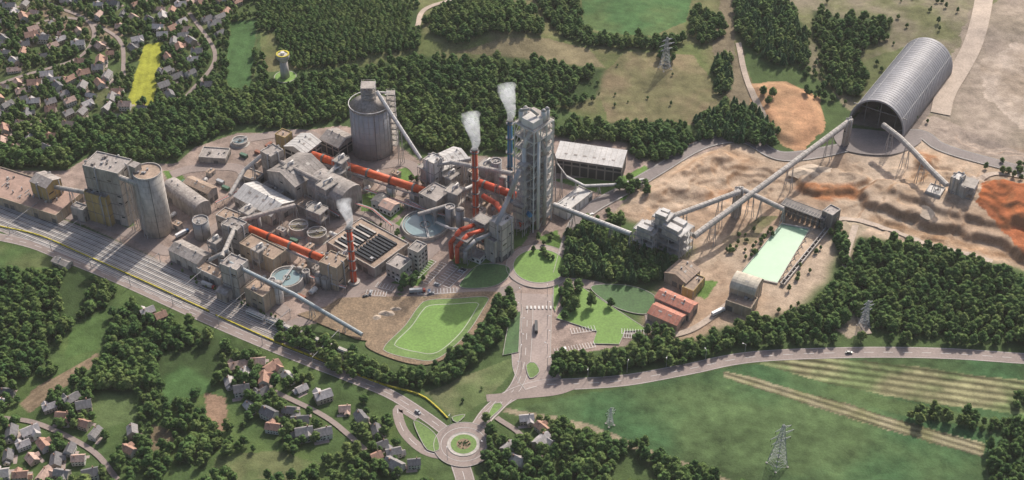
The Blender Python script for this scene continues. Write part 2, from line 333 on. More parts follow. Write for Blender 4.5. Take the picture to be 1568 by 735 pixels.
def road(name,px,w,k='road',lines=True,kerb=False,dash=True,step=3.0,edge=True,lift=0):
    pts=catmull([S(*p) for p in px],step); N=normals(pts); LZ[0]+=.012; z=LZ[0]+lift
    mb=MB(); ns=max(1,int(w/2.4))
    for i in range(ns): strip(mb,pts,N,-w/2+w*i/ns,-w/2+w*(i+1)/ns,z,k)
    if lines:
        if edge:
            strip(mb,pts,N,-w/2+.4,-w/2+.58,z+.03,'paint'); strip(mb,pts,N,w/2-.58,w/2-.4,z+.03,'paint')
        if dash: strip(mb,pts,N,-.12,.12,z+.03,'paint',dash=4)
    if kerb: kerbstrip(mb,pts,N,-w/2-.35,z); kerbstrip(mb,pts,N,w/2,z)
    block_line(pts,w/2+(1.5 if w>4.1 else .3)); mb.obj(name)
    for p in pts: mark(p[0],p[1],w/2)
    return pts,N
def patch(name,px,k,z=None,smooth=True,kerb=True,world=False,kk='kerb'):
    w=px if world else [S(*p) for p in px]
    pts=catmull(w,2.5,True) if smooth else [np.array(p) for p in w]
    if z is None: LZ[0]+=.012; z=LZ[0]+.05
    mb=MB(); mb.face([(p[0],p[1],z) for p in pts],k)
    area=sum(a[0]*b[1]-a[1]*b[0] for a,b in zip(pts,pts[1:]+pts[:1]))
    if area<0: pts=pts[::-1]
    if kerb: kerbstrip(mb,pts,normals(pts,True),-.2,z,True,k=kk)
    pm=pip([tuple(p) for p in pts],X,Y); BL[pm]=True; OC[pm]=True
    return mb.obj(name),pts
MAINROAD=[(1640,552),(1568,549),(1440,541),(1300,540),(1150,547),(1050,566),(960,582),(880,588),(830,590),(785,604),(752,628),(732,655)]
road('main_road',MAINROAD,10)
road('road',[(832,588),(815,560),(815,500),(818,450)],24,'paving',lines=False,kerb=True)
road('road',[(808,470),(806,520),(802,560),(790,592),(765,620),(740,645)],8,'road',kerb=False)
road('road',[(692,668),(655,640),(600,605),(540,580),(480,557),(400,525),(300,482),(190,432),(100,395),(40,372),(-60,352)],7.5)
road('road',[(700,698),(712,735),(720,780)],11)
road('road',[(640,640),(610,625),(618,660),(650,690),(690,700)],6,'road',edge=False)
road('road',[(745,610),(790,606),(850,600),(880,590)],6,'road',lines=False)
IR=[[(-40,300),(60,322),(130,335),(210,362),(262,385),(330,350),(395,300)],[(262,400),(330,375),(350,330),(372,262),(300,258),(262,268)],
 [(440,500),(520,470),(560,440),(640,445),(760,448),(800,430)],[(545,440),(600,425),(660,385),(700,330),(640,300),(580,290)],
 [(360,215),(470,205),(540,255),(620,250),(650,275)],QROAD,
 [(440,480),(380,440),(300,430),(262,395)],[(620,360),(560,330),(500,345),(450,330)],[(850,430),(920,440),(990,470),(1000,510)]]
for i,p in enumerate(IR): road('plant_road',p,9 if i!=5 else 11,'asphalt' if i==5 else 'road',lines=(i==5),dash=False,kerb=(i==5),lift=.25 if i==5 else 0)
for p in ([(1310,345),(1295,400),(1300,440),(1318,490),(1330,512)],[(1130,70),(1142,120),(1165,175),(1185,210)],[(1000,520),(1060,505),(1110,470),(1150,440)],[(1510,-20),(1490,70),(1450,140),(1440,175)],[(640,50),(650,20),(700,0)],[(1250,345),(1310,335),(1400,365),(1520,400)],[(1480,290),(1520,270),(1568,275)]):
    road('dirt_track',p,4.5 if p[0][0]!=1510 else 15,'sandtrack',lines=False,lift=.3)
for p in ([(290,20),(330,90),(285,150)],[(0,60),(100,30),(180,60),(190,120)],[(60,0),(140,40),(120,90),(0,130)],[(0,640),(60,650),(140,690),(180,735)],[(420,600),(500,640),(560,690)],[(760,640),(800,670),(815,720)]):
    road('village_road',p,3.4,'road',lines=False,lift=.1)
def circ(u,v,r,n=48,f=1):
    c=S(u,v); return [np.array((c[0]+r*math.cos(2*math.pi*i/n),c[1]+r*math.sin(2*math.pi*i/n)*f)) for i in range(n)]
patch('roundabout_road',circ(710,681,17.5),'road',smooth=False,world=True)
mb=MB(); cx,cy=S(710,681); z=LZ[0]+.12
mb.disc(cx,cy,9.6,z+.05,'conc_light'); mb.disc(cx,cy,7.6,z+.12,'grass'); mb.ring(cx,cy,9.7,9.4,z-.1,z+.2,'kerb'); mb.disc(cx,cy,4.2,z+.16,'soil')
mb.ring(cx,cy,13.4,13.2,z-.08,z+.0,'paint')
for i in range(30):
    a=U(0,6.28); q=U(0,3.6); mb.tube((cx+q*math.cos(a),cy+q*math.sin(a),z+.16),(cx+q*math.cos(a),cy+q*math.sin(a),z+.16+U(.4,1)),U(.3,.6),'grassdark',7,r2=.1)
mb.obj('roundabout_island')
patch('roundabout_road',circ(826,408,22.5),'paving',smooth=False,world=True)
mb=MB(); cx,cy=S(826,408); z=LZ[0]+.1; mb.disc(cx,cy,17.5,z+.06,'lawn'); mb.ring(cx,cy,17.9,17.4,z-.1,z+.16,'kerb'); mb.obj('round_lawn')
patch('lawn',[(712,425),(735,406),(776,408),(778,425),(752,440),(706,441)],'grassdark')
patch('lawn',[(848,440),(855,436),(858,455),(850,478),(847,470)],'lawn',smooth=False)
patch('lawn',[(884,442),(892,441),(992,506),(957,508),(948,528),(908,527),(914,508),(852,488),(866,466)],'lawn',smooth=False)
patch('lawn',[(905,440),(960,438),(1000,452),(1002,470),(985,482),(940,470)],'grassdark')
patch('lawn',[(782,480),(797,478),(794,540),(770,545),(775,515)],'grassdark',smooth=False)
patch('traffic_island',[(806,560),(818,556),(826,570),(812,580)],'grass'); patch('traffic_island',[(757,619),(770,622),(752,640),(742,650)],'grass')
patch('traffic_island',[(692,640),(712,636),(700,648)],'grass'); patch('traffic_island',[(634,645),(650,652),(668,668),(672,690),(655,690),(640,665)],'grass')
patch('soil_yard',[(500,470),(520,457),(600,455),(648,455),(650,462),(600,500),(575,525),(545,520),(455,482)],'soil',smooth=False,kerb=False)
patch('embankment',[(655,455),(760,448),(752,470),(720,520),(668,556),(620,556),(560,530),(590,505),(625,480)],'soil',kerb=False)
_,op=patch('sports_field',[(655,461),(700,458),(745,456),(742,470),(712,515),(668,551),(630,550),(592,540),(590,530),(620,500),(640,472)],'grass')
mb=MB(); oc=sum(op)/len(op); q=[oc+(p-oc)*.80 for p in op]; strip(mb,q,normals(q,True),-.25,.35,LZ[0]+.1,'fieldline',True)
q=[oc+(p-oc)*.785 for p in op]; mb.face([(p[0],p[1],LZ[0]+.085) for p in q],'lawn'); mb.obj('field_marking')
# ------------------------------------------------------------------ parking
cars=[]
def parking(p,q,n,depth=5,zz=.0,fill=.06):
    a=np.array(S(*p));b=np.array(S(*q)); d=(b-a)/n; L=np.hypot(*d); t=math.atan2(d[1],d[0]); f=FX(a[0],a[1],t); mb=MB(); z=LZ[0]+.09+zz
    for i in range(n+1): mb.face([f(i*L-.15,0,z),f(i*L+.15,0,z),f(i*L+.15,depth,z),f(i*L-.15,depth,z)],'paint')
    mb.face([f(0,-.16,z+.01),f(n*L,-.16,z+.01),f(n*L,.1,z+.01),f(0,.1,z+.01)],'paint')
    mb.obj('parking_bay_marking')
    for i in range(n):
        if R()<fill: c=f((i+.5)*L,depth/2,0); cars.append((c[0],c[1],t+math.pi/2))
for a,b,n in (((640,428),(668,402),9),((655,436),(684,406),9),((672,440),(702,410),9),((688,442),(716,414),8),((852,543),(912,532),14),((876,512),(912,507),8),((952,512),(990,514),9),((955,518),(990,520),9),((560,452),(590,455),7),((640,452),(700,449),12),((575,440),(600,446),5)):
    parking(a,b,n)
mb=MB()
for u in range(806,846,6):
    c=S(u,474); f=FX(c[0],c[1],0); z=LZ[0]+.1; mb.face([f(0,0,z),f(1.1,0,z),f(1.1,3.0,z),f(0,3.0,z)],'paint')
mb.obj('pedestrian_crossing')
# ------------------------------------------------------------------ railway
rc=[np.array(S(*p)) for p in [(-90,290),(0,326),(130,378),(260,436),(430,510),(540,556)]]
rp=catmull(rc,4); rn=normals(rp); mb=MB(); nn=len(rp)
for i in range(nn-1):
    def wd(k):
        f=k/nn; return 15.5 if f<.62 else 15.5-(f-.62)/.38*10.5
    q=[rp[i]-rn[i]*wd(i),rp[i+1]-rn[i+1]*wd(i+1),rp[i+1]+rn[i+1]*wd(i+1),rp[i]+rn[i]*wd(i)]
    mb.face([(p[0],p[1],.08) for p in q],'ballast')
mb.obj('railway_ballast')
block_line(rp,17)
for p in rp: mark(p[0],p[1],17)
mb=MB()
for k in range(-3,4):
    o=k*4.1; end=nn if abs(k)<2 else int(nn*(.85 if abs(k)==2 else .68)); P=rp[:end];Nn=rn[:end]
    strip(mb,P,Nn,o-1.2,o+1.2,.12,'sleeper')
    for r in (-.72,.72): kerbstrip(mb,P,Nn,o+r-.17,.16,w=.34,h=.14,k='rail')
mb.obj('railway_tracks')
mb=MB()
for o in (-6.2,-2.05,2.05,6.2,10.3,-10.3):
    P=rp[3:int(nn*.66)];Nn=rn[3:int(nn*.66)]; kerbstrip(mb,P,Nn,o-.55,.12,w=1.1,h=.35,k='platform')
mb.obj('railway_platform')
mb=MB()
for i in range(2,nn-3,9):
    a=rp[i]+rn[i]*14.5; b=rp[i]-rn[i]*14.5
    for p in (a,b): mb.beam((p[0],p[1],0),(p[0],p[1],8),.3,'steel')
    mb.beam((a[0],a[1],7.8),(b[0],b[1],7.8),.25,'steel')
mb.obj('overhead_line_gantry')
def fence(name,px,h,k,w=.5):
    P=catmull([S(*p) for p in px],4); mb=MB(); kerbstrip(mb,P,normals(P),0,.1,w=w,h=h,k=k)
    for p in P: mb.beam((p[0],p[1],0),(p[0],p[1],h+.5),.25,'steel_dark')
    mb.obj(name)
fence('yellow_fence',[(-60,334),(0,348),(60,362),(130,392),(220,432),(320,478)],1.0,'yellow',.7)
fence('yellow_fence',[(330,484),(420,524),(500,556),(580,588),(640,605),(665,622),(685,642)],1.0,'yellow',.8)
# ------------------------------------------------------------------ building generator
def wall_detail(mb,fr,a,b,z0,h,style):
    def facade(L,pt):
        if style=='office':
            fl=max(1,int((h-z0)/3.6))
            for k in range(fl):
                zz=z0+1+k*3.6; n=max(1,int(L/3.2))
                for i in range(n):
                    s=(i+.5)*L/n
                    mb.hexa([pt(s-.95,0,zz),pt(s+.95,0,zz),pt(s+.95,.06,zz),pt(s-.95,.06,zz)][::-1],[pt(s-.95,0,zz+1.7),pt(s+.95,0,zz+1.7),pt(s+.95,.06,zz+1.7),pt(s-.95,.06,zz+1.7)][::-1],'glass')
        elif style=='open':
            n=max(2,int(L/6)); w=L/n
            for i in range(n):
                s0=i*w+.7; s1=(i+1)*w-.3
                mb.face([pt(s0,.07,z0+.3),pt(s1,.07,z0+.3),pt(s1,.07,h*.62),pt(s0,.07,h*.62)],'opening')
                mb.face([pt(s0,.07,h*.72),pt(s1,.07,h*.72),pt(s1,.07,h*.88),pt(s0,.07,h*.88)],'glass')
        else:
            n=max(2,int(L/5)); w=L/n
            for i in range(n+1):
                s=min(max(i*w,.2),L-.2)
                mb.beam(pt(s,.12,z0),pt(s,.12,h-.1),.3,'conc_dark' if style=='dark' else 'concrete')
            if h-z0>18:
                for zz in np.arange(z0+9,h-3,9): mb.beam(pt(.2,.14,zz),pt(L-.2,.14,zz),.28,'conc_dark')
                s=L*U(.3,.8); mb.pipe([pt(s,.9,z0),pt(s,.9,h+1),pt(s,-1.2,h+1.6)],.45,'steel',8)
            for i in range(n):
                c=R()
                if c<.30: mb.face([pt(i*w+.8,.08,z0),pt((i+1)*w-.8,.08,z0),pt((i+1)*w-.8,.08,z0+min(4.2,(h-z0)*.6)),pt(i*w+.8,.08,z0+min(4.2,(h-z0)*.6))],'door')
                k=z0+7
                while k<h-2:
                    if R()<.22: mb.face([pt(i*w+1.4,.08,k),pt((i+1)*w-1.4,.08,k),pt((i+1)*w-1.4,.08,k+1.1),pt(i*w+1.4,.08,k+1.1)],'glass')
                    k+=6
    facade(a,lambda s,o,z:fr(s,-o,z)); facade(b,lambda s,o,z:fr(-o,b-s,z))
    facade(a,lambda s,o,z:fr(a-s,b+o,z)); facade(b,lambda s,o,z:fr(a+o,s,z))
def roof_clutter(mb,fr,a,b,h,dens=1.0):
    n=int(a*b/45*dens)
    for i in range(min(n,32)):
        u=U(.12,.85)*a; v=U(.12,.85)*b; s=U(.8,2.2); hh=U(.6,2)
        c=R()
        if c<.5: mb.box(fr,u-s/2,u+s/2,v-s/2*U(.6,1.3),v+s/2,h,h+hh,random.choice(['conc_light','steel','roofgrey','conc_dark']))
        elif c<.75: p=fr(u,v,h); mb.tube(p,(p[0],p[1],h+hh+.5),.5,'steel',8)
        else: mb.pipe([fr(u,v,h+.5),fr(u+min(a*.15,5),v,h+.5),fr(u+min(a*.15,5),v,h+.02)],.25,'steel',6)
def building(name,N,L,Rr,h,wall='concrete',roof='roofgrey',typ='flat',style='ind',dens=1.0,fr=None,z0=None,rise=None):
    fr=fr or FR(N,L,Rr,h); a,b=fr.a,fr.b; mb=MB()
    g=fr(0,0,0); z0=H(g[0],g[1])-1 if z0 is None else z0
    if typ=='flat':
        mb.box(fr,0,a,0,b,z0,h-.5,wall,roof)
        t=.45; pk='conc_light' if wall not in('ochre','tanwall') else wall
        mb.box(fr,0,a,0,t,h-.5,h+.25,pk); mb.box(fr,0,a,b-t,b,h-.5,h+.25,pk)
        mb.box(fr,0,t,t,b-t,h-.5,h+.25,pk); mb.box(fr,a-t,a,t,b-t,h-.5,h+.25,pk)
        roof_clutter(mb,fr,a,b,h-.5,dens)
    else:
        mb.box(fr,0,a,0,b,z0,h-.02,wall,wall)
        e=.5; long_u=a>=b; Wd=b if long_u else a; Ln=a if long_u else b
        P=(lambda l,w,z:fr(l,w,z)) if long_u else (lambda l,w,z:fr(w,l,z))
        rs=rise or (Wd*.2 if typ=='gable' else 1.6 if typ=='mono' else Wd*.33)
        if typ=='gable': prof=[(-e,h-.1),(Wd/2,h+rs),(Wd+e,h-.1)]
        elif typ=='mono': prof=[(-e,h),(Wd+e,h+rs)]
        else: prof=[(Wd/2-(Wd/2+.2)*math.cos(math.pi*i/12),h+rs*math.sin(math.pi*i/12)) for i in range(13)]
        for (w0,q0),(w1,q1) in zip(prof,prof[1:]):
            T=[P(-e,w0,q0),P(Ln+e,w0,q0),P(Ln+e,w1,q1),P(-e,w1,q1)]; Bm=[(x,y,z-.25) for x,y,z in T]
            if not long_u: T=T[::-1];Bm=Bm[::-1]
            mb.hexa(Bm,T,roof)
        for l in (0.05,Ln-.05):
            mb.face([P(l,max(0,min(Wd,w)),z-.2) for w,z in prof]+([P(l,Wd,h-.3),P(l,0,h-.3)] ),wall)
        k=2.0; pw=[p[0] for p in prof]; pz=[p[1] for p in prof]
        while k<Ln-1:
            for (w0,q0),(w1,q1) in zip(prof,prof[1:]): mb.beam(P(k,w0,q0+.04),P(k,w1,q1+.04),.14,'concrete')
            k+=4
        k=6.0
        while k<Ln-4:
            wi=Wd*.28; zi=np.interp(wi,pw,pz)+.13; wj=Wd*.36; zj=np.interp(wj,pw,pz)+.13
            mb.face([P(k,wi,zi),P(k+2.5,wi,zi),P(k+2.5,wj,zj),P(k,wj,zj)],'conc_light' if roof!='roofwhite' else 'roofgrey')
            if typ!='mono' and R()<.6:
                p=P(k+1,Wd/2,h+rs); mb.tube((p[0],p[1],p[2]-.3),(p[0],p[1],p[2]+1.1),.55,'steel',8)
            k+=7
    wall_detail(mb,fr,a,b,max(z0,0.05),h-.6,style)
    o=mb.obj(name); return fr,o
Bs=[
('warehouse_building',(85,330),(-45,292),(135,298),8,'tanwall','roofbrown','flat','ind'),
('storage_building',(70,288),(47,276),(91,272),20,'ochre','roofgrey','gable','ind'),
('mill_building',(180,266),(128,251),(197,243),46,'concrete','roofgrey','flat','ind'),
('mill_annex_building',(161,304),(129,293),(172,291),25,'ochre','roofgrey','flat','ind'),
('weigh_building',(126,322),(108,316),(134,314),11,'concrete','roofgrey','flat','ind'),
('storage_hall',(298,323),(250,287),(319,309),9,'concrete','roofgrey','vault','ind'),
('storage_hall',(318,296),(281,279),(331,286),10,'concrete','rooftan','gable','ind'),
('packing_hall',(302,404),(257,383),(325,390),10,'conc_light','roofgrey','gable','ind'),
('packing_hall',(338,428),(300,410),(352,416),8,'conc_light','rooftan','flat','ind'),
('loading_tower',(362,414),(338,402),(377,397),25,'conc_light','roofgrey','flat','ind'),
('bagging_building',(402,455),(372,441),(424,441),14,'tanwall','rooftan','flat','ind'),
('workshop_building',(418,398),(365,373),(440,384),13,'tanwall','rooftan','flat','ind'),
('storage_hall',(415,331),(358,300),(450,308),9,'conc_light','roofwhite','gable','ind'),
('storage_hall',(357,340),(330,329),(372,328),13,'concrete','rooftan','flat','ind'),
('clinker_hall',(452,286),(408,262),(500,258),17,'concrete','roofgrey','gable','ind'),
('clinker_hall',(520,312),(468,288),(556,290),14,'concrete','roofgrey','vault','ind'),
('transfer_building',(414,240),(398,231),(434,229),24,'concrete','roofgrey','flat','ind'),
('raw_material_hall',(466,236),(436,223),(490,216),14,'conc_light','roofwhite','gable','open'),
('raw_material_hall',(518,226),(490,212),(543,209),11,'concrete','roofgrey','gable','open'),
('control_building',(436,211),(421,205),(447,202),16,'ochre','rooftan','flat','ind'),
('flat_store_building',(345,243),(304,240),(352,227),5,'concrete','roofgrey','flat','ind'),
('flat_store_building',(390,277),(366,266),(402,265),6,'concrete','rooftan','flat','ind'),
('office_building',(612,413),(591,403),(630,397),11,'conc_light','roofgrey','flat','office'),
('office_building',(640,387),(624,380),(654,374),17,'conc_light','roofgrey','flat','office'),
('gatehouse_building',(618,428),(604,421),(632,417),5,'white','roofgrey','flat','office'),
('cooler_building',(668,309),(640,296),(693,292),16,'concrete','roofgrey','flat','ind'),
('raw_mill_building',(676,262),(645,248),(722,246),18,'conc_light','roofwhite','gable','ind'),
('raw_mill_building',(664,251),(647,244),(680,241),28,'white','roofwhite','flat','ind'),
('electrical_building',(740,276),(712,263),(770,262),12,'concrete','rooftan','flat','ind'),
('filter_tower',(768,347),(750,337),(786,332),31,'conc_light','roofwhite','flat','ind'),
('filter_building',(757,372),(742,363),(782,354),18,'conc_light','roofgrey','flat','ind'),
('warehouse_hall',(952,256),(850,241),(958,233),14,'conc_dark','roofwhite','mono','open'),
('garage_building',(868,325),(850,313),(906,293),7,'white','roofwhite','flat','ind'),
('kiln_drive_building',(515,411),(489,400),(532,393),20,'tanwall','rooftan','flat','ind'),
('kiln_feed_building',(363,353),(340,343),(378,340),22,'concrete','roofgrey','flat','ind'),
('site_building',(1050,433),(1018,417),(1072,413),8,'tanwall','rooftan','gable','ind'),
('site_building',(1062,446),(1046,437),(1078,424),7,'ochre','rooftan','flat','ind'),
('red_roof_building',(1056,478),(1003,455),(1069,464),8,'salmonlight','salmon','gable','ind'),
('red_roof_building',(1036,498),(992,479),(1051,481),6,'salmonlight','salmon','gable','ind'),
('vaulted_hall',(1155,452),(1118,440),(1168,430),12,'tanwall','cream','vault','ind'),
('site_annex_building',(1150,473),(1111,461),(1163,457),8,'tanwall','rooftan','flat','ind'),
('villa_building',(598,322),(580,314),(612,311),6,'white','salmonlight','gable','office'),
('villa_building',(585,312),(568,307),(596,300),6,'white','roofdark','gable','office'),
('pump_building',(425,300),(395,288),(440,288),7,'concrete','roofgrey','flat','ind'),
('switchgear_building',(470,322),(445,310),(490,310),6,'concrete','rooftan','flat','ind'),
('loading_building',(345,452),(330,446),(356,444),7,'concrete','roofgrey','gable','ind'),
('signal_building',(100,408),(78,400),(112,400),4,'conc_light','roofgrey','gable','ind'),
('laboratory_building',(735,398),(712,392),(750,388),4,'white','roofgrey','flat','office'),
]
for b in Bs: building(*b)
fr,_=building('flat_workshop_building',(573,411),(500,370),(626,372),8,'concrete','rooftan','flat','ind',dens=.3)
mb=MB()
for i in range(9):
    u0=fr.a*(.10+.085*i)
    mb.box(fr,u0,u0+fr.a*.045,fr.b*.12,fr.b*.5,7.51,9.0,'opening','glass'); mb.box(fr,u0,u0+fr.a*.045,fr.b*.55,fr.b*.9,7.51,9.0,'opening','glass' if i%2 else 'conc_light')
mb.obj('roof_skylight')
# ------------------------------------------------------------------ silos / tanks
def silo(name,u,v,r,h,k='conc_light',top='flat',n=32,ribs=True,z0=0,kt='roofgrey'):
    x,y=S(u,v); mb=MB(); mb.tube((x,y,z0-.5),(x,y,h),r,k,n,kc=kt); mark(x,y,r)
    if ribs:
        k2=z0+4
        while k2<h: mb.ring(x,y,r+.1,r-.1,k2,k2+.2,'concrete' if k!='silosteel' else 'hallrib',n); k2+=5
    if top=='cone': mb.tube((x,y,h+.01),(x,y,h+r*.45),r+.3,kt,n,r2=r*.12)
    else:
        mb.ring(x,y,r+.05,r-.4,h,h+.9,k,n)
        for i in range(5):
            a=U(0,6.3); q=U(.2,.7)*r; s=min(1,r/6); f=FX(x+q*math.cos(a),y+q*math.sin(a),a); mb.box(f,-.8*s,.8*s,-.6*s,.6*s,h,h+1.2*s,'steel')
    mb.beam((x+r*.3,y-r-.3,z0),(x+r*.3,y-r-.3,h),.35,'steel_dark')
    return mb,x,y
mb,x,y=silo('cement_silo',243,352,9.7,50,kt='rooftan'); mb.obj('cement_silo')
f=FX(*S(209,268,46),-.5); mb=MB(); mb.box(f,-3,3,-3,3,0,55,'concrete','roofgrey'); mb.obj('elevator_tower')
mb,x,y=silo('clinker_silo',571,229,14.8,40,'silosteel','cone',48)
for i in range(24):
    a=2*math.pi*i/24; mb.beam((x+15*math.cos(a),y+15*math.sin(a),0),(x+15*math.cos(a),y+15*math.sin(a),40),.3,'steel')
for i in range(16):
    a=2*math.pi*i/16; mb.beam((x+15.2*math.cos(a),y+15.2*math.sin(a),41),(x+15.2*math.cos(a),y+15.2*math.sin(a),42.2),.2,'white')
mb.ring(x,y,15.5,15,42.1,42.4,'white',32)
mb.tube((x,y,46),(x,y,50),4,'steel',16)
def steel_frame(mb,fr,a,b,z0,z1,nx,ny,nz,w=.5,k='steel',slab='concrete',brace=True,slabs=True,rail='conc_light'):
    us=[a*i/nx for i in range(nx+1)]; vs=[b*j/ny for j in range(ny+1)]; zs=[z0+(z1-z0)*q/nz for q in range(nz+1)]
    for u in us:
        for v in vs:
            mb.beam(fr(u,v,z0),fr(u,v,z1),w,k)
    for z in zs[1:]:
        for u in us: mb.beam(fr(u,0,z),fr(u,b,z),w*.8,k)
        for v in vs: mb.beam(fr(0,v,z),fr(a,v,z),w*.8,k)
        if slabs: mb.box(fr,.1,a-.1,.1,b-.1,z+w*.5,z+w*.5+.2,slab)
        for (p,q) in (((0,0),(a,0)),((a,0),(a,b)),((a,b),(0,b)),((0,b),(0,0))):
            mb.beam(fr(*p,z+1.4),fr(*q,z+1.4),.13,rail)
    if brace:
        for z,zz in zip(zs,zs[1:]):
            for u,uu in zip(us,us[1:]):
                for v in (0,b):
                    if R()<.6: mb.beam(fr(u,v,z),fr(uu,v,zz),w*.5,k)
            for v,vv in zip(vs,vs[1:]):
                for u in (0,a):
                    if R()<.6: mb.beam(fr(u,v,zz),fr(u,vv,z),w*.5,k)
f=FX(x-5,y-5,0); steel_frame(mb,f,10,10,44,57,2,2,3,.35,slabs=True); mb.box(f,2,8,2,8,50.5,54,'steel','roofgrey')
mb.obj('clinker_silo')
mb=MB(); fx,fy=S(601,232); f=FX(fx-2,fy,.0); steel_frame(mb,f,6,6,0,50,1,1,10,.35,slabs=True)
mb.beam(f(3,3,50),f(-8,4,50),1.2,'steel'); mb.obj('stair_tower')
for (u,v,r,h,k) in ((311,362,5.5,14,'steel'),(305,352,4,10,'conc_dark'),(428,462,3.2,16,'white'),(420,452,2.4,13,'white'),(460,425,2.6,8,'conc_light'),(470,430,2.6,8,'conc_light'),(600,300,3,9,'white'),(668,330,3,14,'white'),(690,345,3.5,16,'steel'),(705,352,3,18,'steel'),
    (480,335,4,12,'concrete'),(352,372,4,16,'concrete'),(395,352,3,12,'steel'),(455,300,3,10,'steel'),(500,440,3,9,'steel'),(490,435,3,9,'steel'),(760,285,4,22,'steel'),(800,340,4,18,'conc_light'),(1040,372,4,14,'steel'),(1000,368,4,14,'steel'),(512,440,2.2,12,'conc_light'),(770,300,3,16,'steel')):
    mb,_,_=silo('s',u,v,r,h,k,random.choice(['flat','cone']),20); mb.obj('storage_tank')
def clar(name,u,v,r,h,water,bridge=True):
    x,y=S(u,v,h); mb=MB(); mb.ring(x,y,r,r-.7,-.5,h,'conc_light'); mb.disc(x,y,r-.65,h-1.1,water); mb.ring(x,y,r+1.4,r+.02,-.1,.22,'kerb'); mark(x,y,r)
    mb.ring(x,y,r-1.8,r-2.1,h-1.3,h-.5,'concrete'); mb.ring(x,y,r*.22,r*.22-.3,h-1.3,h-.4,'concrete'); mb.tube((x,y,h-1.2),(x,y,h+1.3),r*.06,'steel',12)
    if bridge:
        f=FX(x,y,U(0,3)); mb.box(f,-r,r,-.6,.6,h+.15,h+.4,'steel'); mb.beam(f(-r,.6,h+1.2),f(r,.6,h+1.2),.15,'white'); mb.beam(f(-r,-.6,h+1.2),f(r,-.6,h+1.2),.15,'white')
    mb.obj(name)
clar('clarifier_tank',651,342,16.5,3,'water_b'); clar('clarifier_tank',439,423,11,7,'water_b'); clar('settling_tank',457,344,6.8,6,'water_m'); clar('settling_tank',485,355,6.8,6,'water_m'); clar('settling_tank',367,214,6,3,'water_b')
# ------------------------------------------------------------------ kilns
def kiln(name,p,q,r,k='kiln',nb=4,legs=True):
    a=Vector(S3(*p));b=Vector(S3(*q)); mb=MB(); mb.tube(a,b,r,k,24)
    d=(b-a)
    for i in range(nb):
        c=a+d*((i+.5)/nb); e=d.normalized()*.8; mb.tube(c-e,c+e,r+.35,'kilnband' if i%2 else 'conc_dark',24)
        if legs:
            f=FX(c.x,c.y,math.atan2(d.y,d.x)); mb.box(f,-2,2,-r-1,r+1,-.3,c.z-r-.3,'conc_light')
            mb.box(f,-1.2,1.2,-r-.7,-r*.4,c.z-r-.3,c.z-r+.8,'steel_dark'); mb.box(f,-1.2,1.2,r*.4,r+.7,c.z-r-.3,c.z-r+.8,'steel_dark')
    n=d.cross(Vector((0,0,1))).normalized()*(r+1.0)
    mb.beam(a+n+Vector((0,0,-r)),b+n+Vector((0,0,-r)),.8,'steel'); mb.beam(a+n+Vector((0,0,-r+1.3)),b+n+Vector((0,0,-r+1.3)),.15,'white')
    mb.obj(name)
kiln('rotary_kiln',(478,237,13),(652,293,12),2.9,nb=5); kiln('rotary_kiln',(365,343,13),(494,396,12),2.5,nb=4); kiln('kiln_gas_duct',(732,279,15),(792,300,15),2.8,'redpaint',3)
# ------------------------------------------------------------------ chimneys
def chimney(u,v,h,r,k,name):
    x,y=S(u,v); mark(x,y,r+2); mb=MB(); mb.tube((x,y,-.5),(x,y,h),r,k,24,r2=r*.8,kc='opening')
    for z in np.arange(h*.25,h,h*.18):
        mb.ring(x,y,r+.8,r*.85,z,z+.15,'steel_dark',20); mb.ring(x,y,r+.8,r+.72,z+1.1,z+1.2,'steel',20)
    mb.ring(x,y,r+.15,r*.7,h,h+.7,'steel_dark',20); mb.ring(x,y,r+2,r-.2,-.3,1.2,'conc_light',20)
    mb.beam((x,y-r-.3,0),(x,y-r*.85-.3,h),.35,'steel'); mb.obj(name); return x,y
ch=[(chimney(542,432,46,2.2,'redpaint','chimney'),46.4,1.),(chimney(729,342,63,2.3,'redpaint','chimney'),63.4,1.3),(chimney(781,306,68,2.1,'bluepaint','chimney'),68.4,1.3)]
def smokemat(name,x,y,z,Ht,sc):
    m=bpy.data.materials.new(name); m.use_nodes=True; nt=m.node_tree; nt.nodes.clear(); L=nt.links
    o=nt.nodes.new('ShaderNodeOutputMaterial'); v=nt.nodes.new('ShaderNodeVolumePrincipled'); v.inputs['Color'].default_value=(.97,.97,.97,1)
    v.inputs['Anisotropy'].default_value=.0; v.inputs['Emission Strength'].default_value=.035  # slight self-glow added so the steam does not come out grey
    tc=nt.nodes.new('ShaderNodeTexCoord'); n=nt.nodes.new('ShaderNodeTexNoise'); n.inputs['Scale'].default_value=.3; n.inputs['Detail'].default_value=3
    L.new(tc.outputs['Object'],n.inputs['Vector']); r=nt.nodes.new('ShaderNodeMapRange'); r.inputs[1].default_value=.42; r.inputs[2].default_value=.7; r.inputs[3].default_value=0; r.inputs[4].default_value=.6
    sx=nt.nodes.new('ShaderNodeSeparateXYZ'); L.new(tc.outputs['Object'],sx.inputs[0]); f=nt.nodes.new('ShaderNodeMapRange'); f.inputs[1].default_value=z; f.inputs[2].default_value=z+Ht; f.inputs[3].default_value=1.4; f.inputs[4].default_value=.08
    L.new(sx.outputs[2],f.inputs[0]); mu=nt.nodes.new('ShaderNodeMath'); mu.operation='MULTIPLY'; L.new(n.outputs[0],r.inputs[0]); L.new(r.outputs[0],mu.inputs[0]); L.new(f.outputs[0],mu.inputs[1])
    L.new(mu.outputs[0],v.inputs['Density']); L.new(v.outputs[0],o.inputs['Volume']); return m
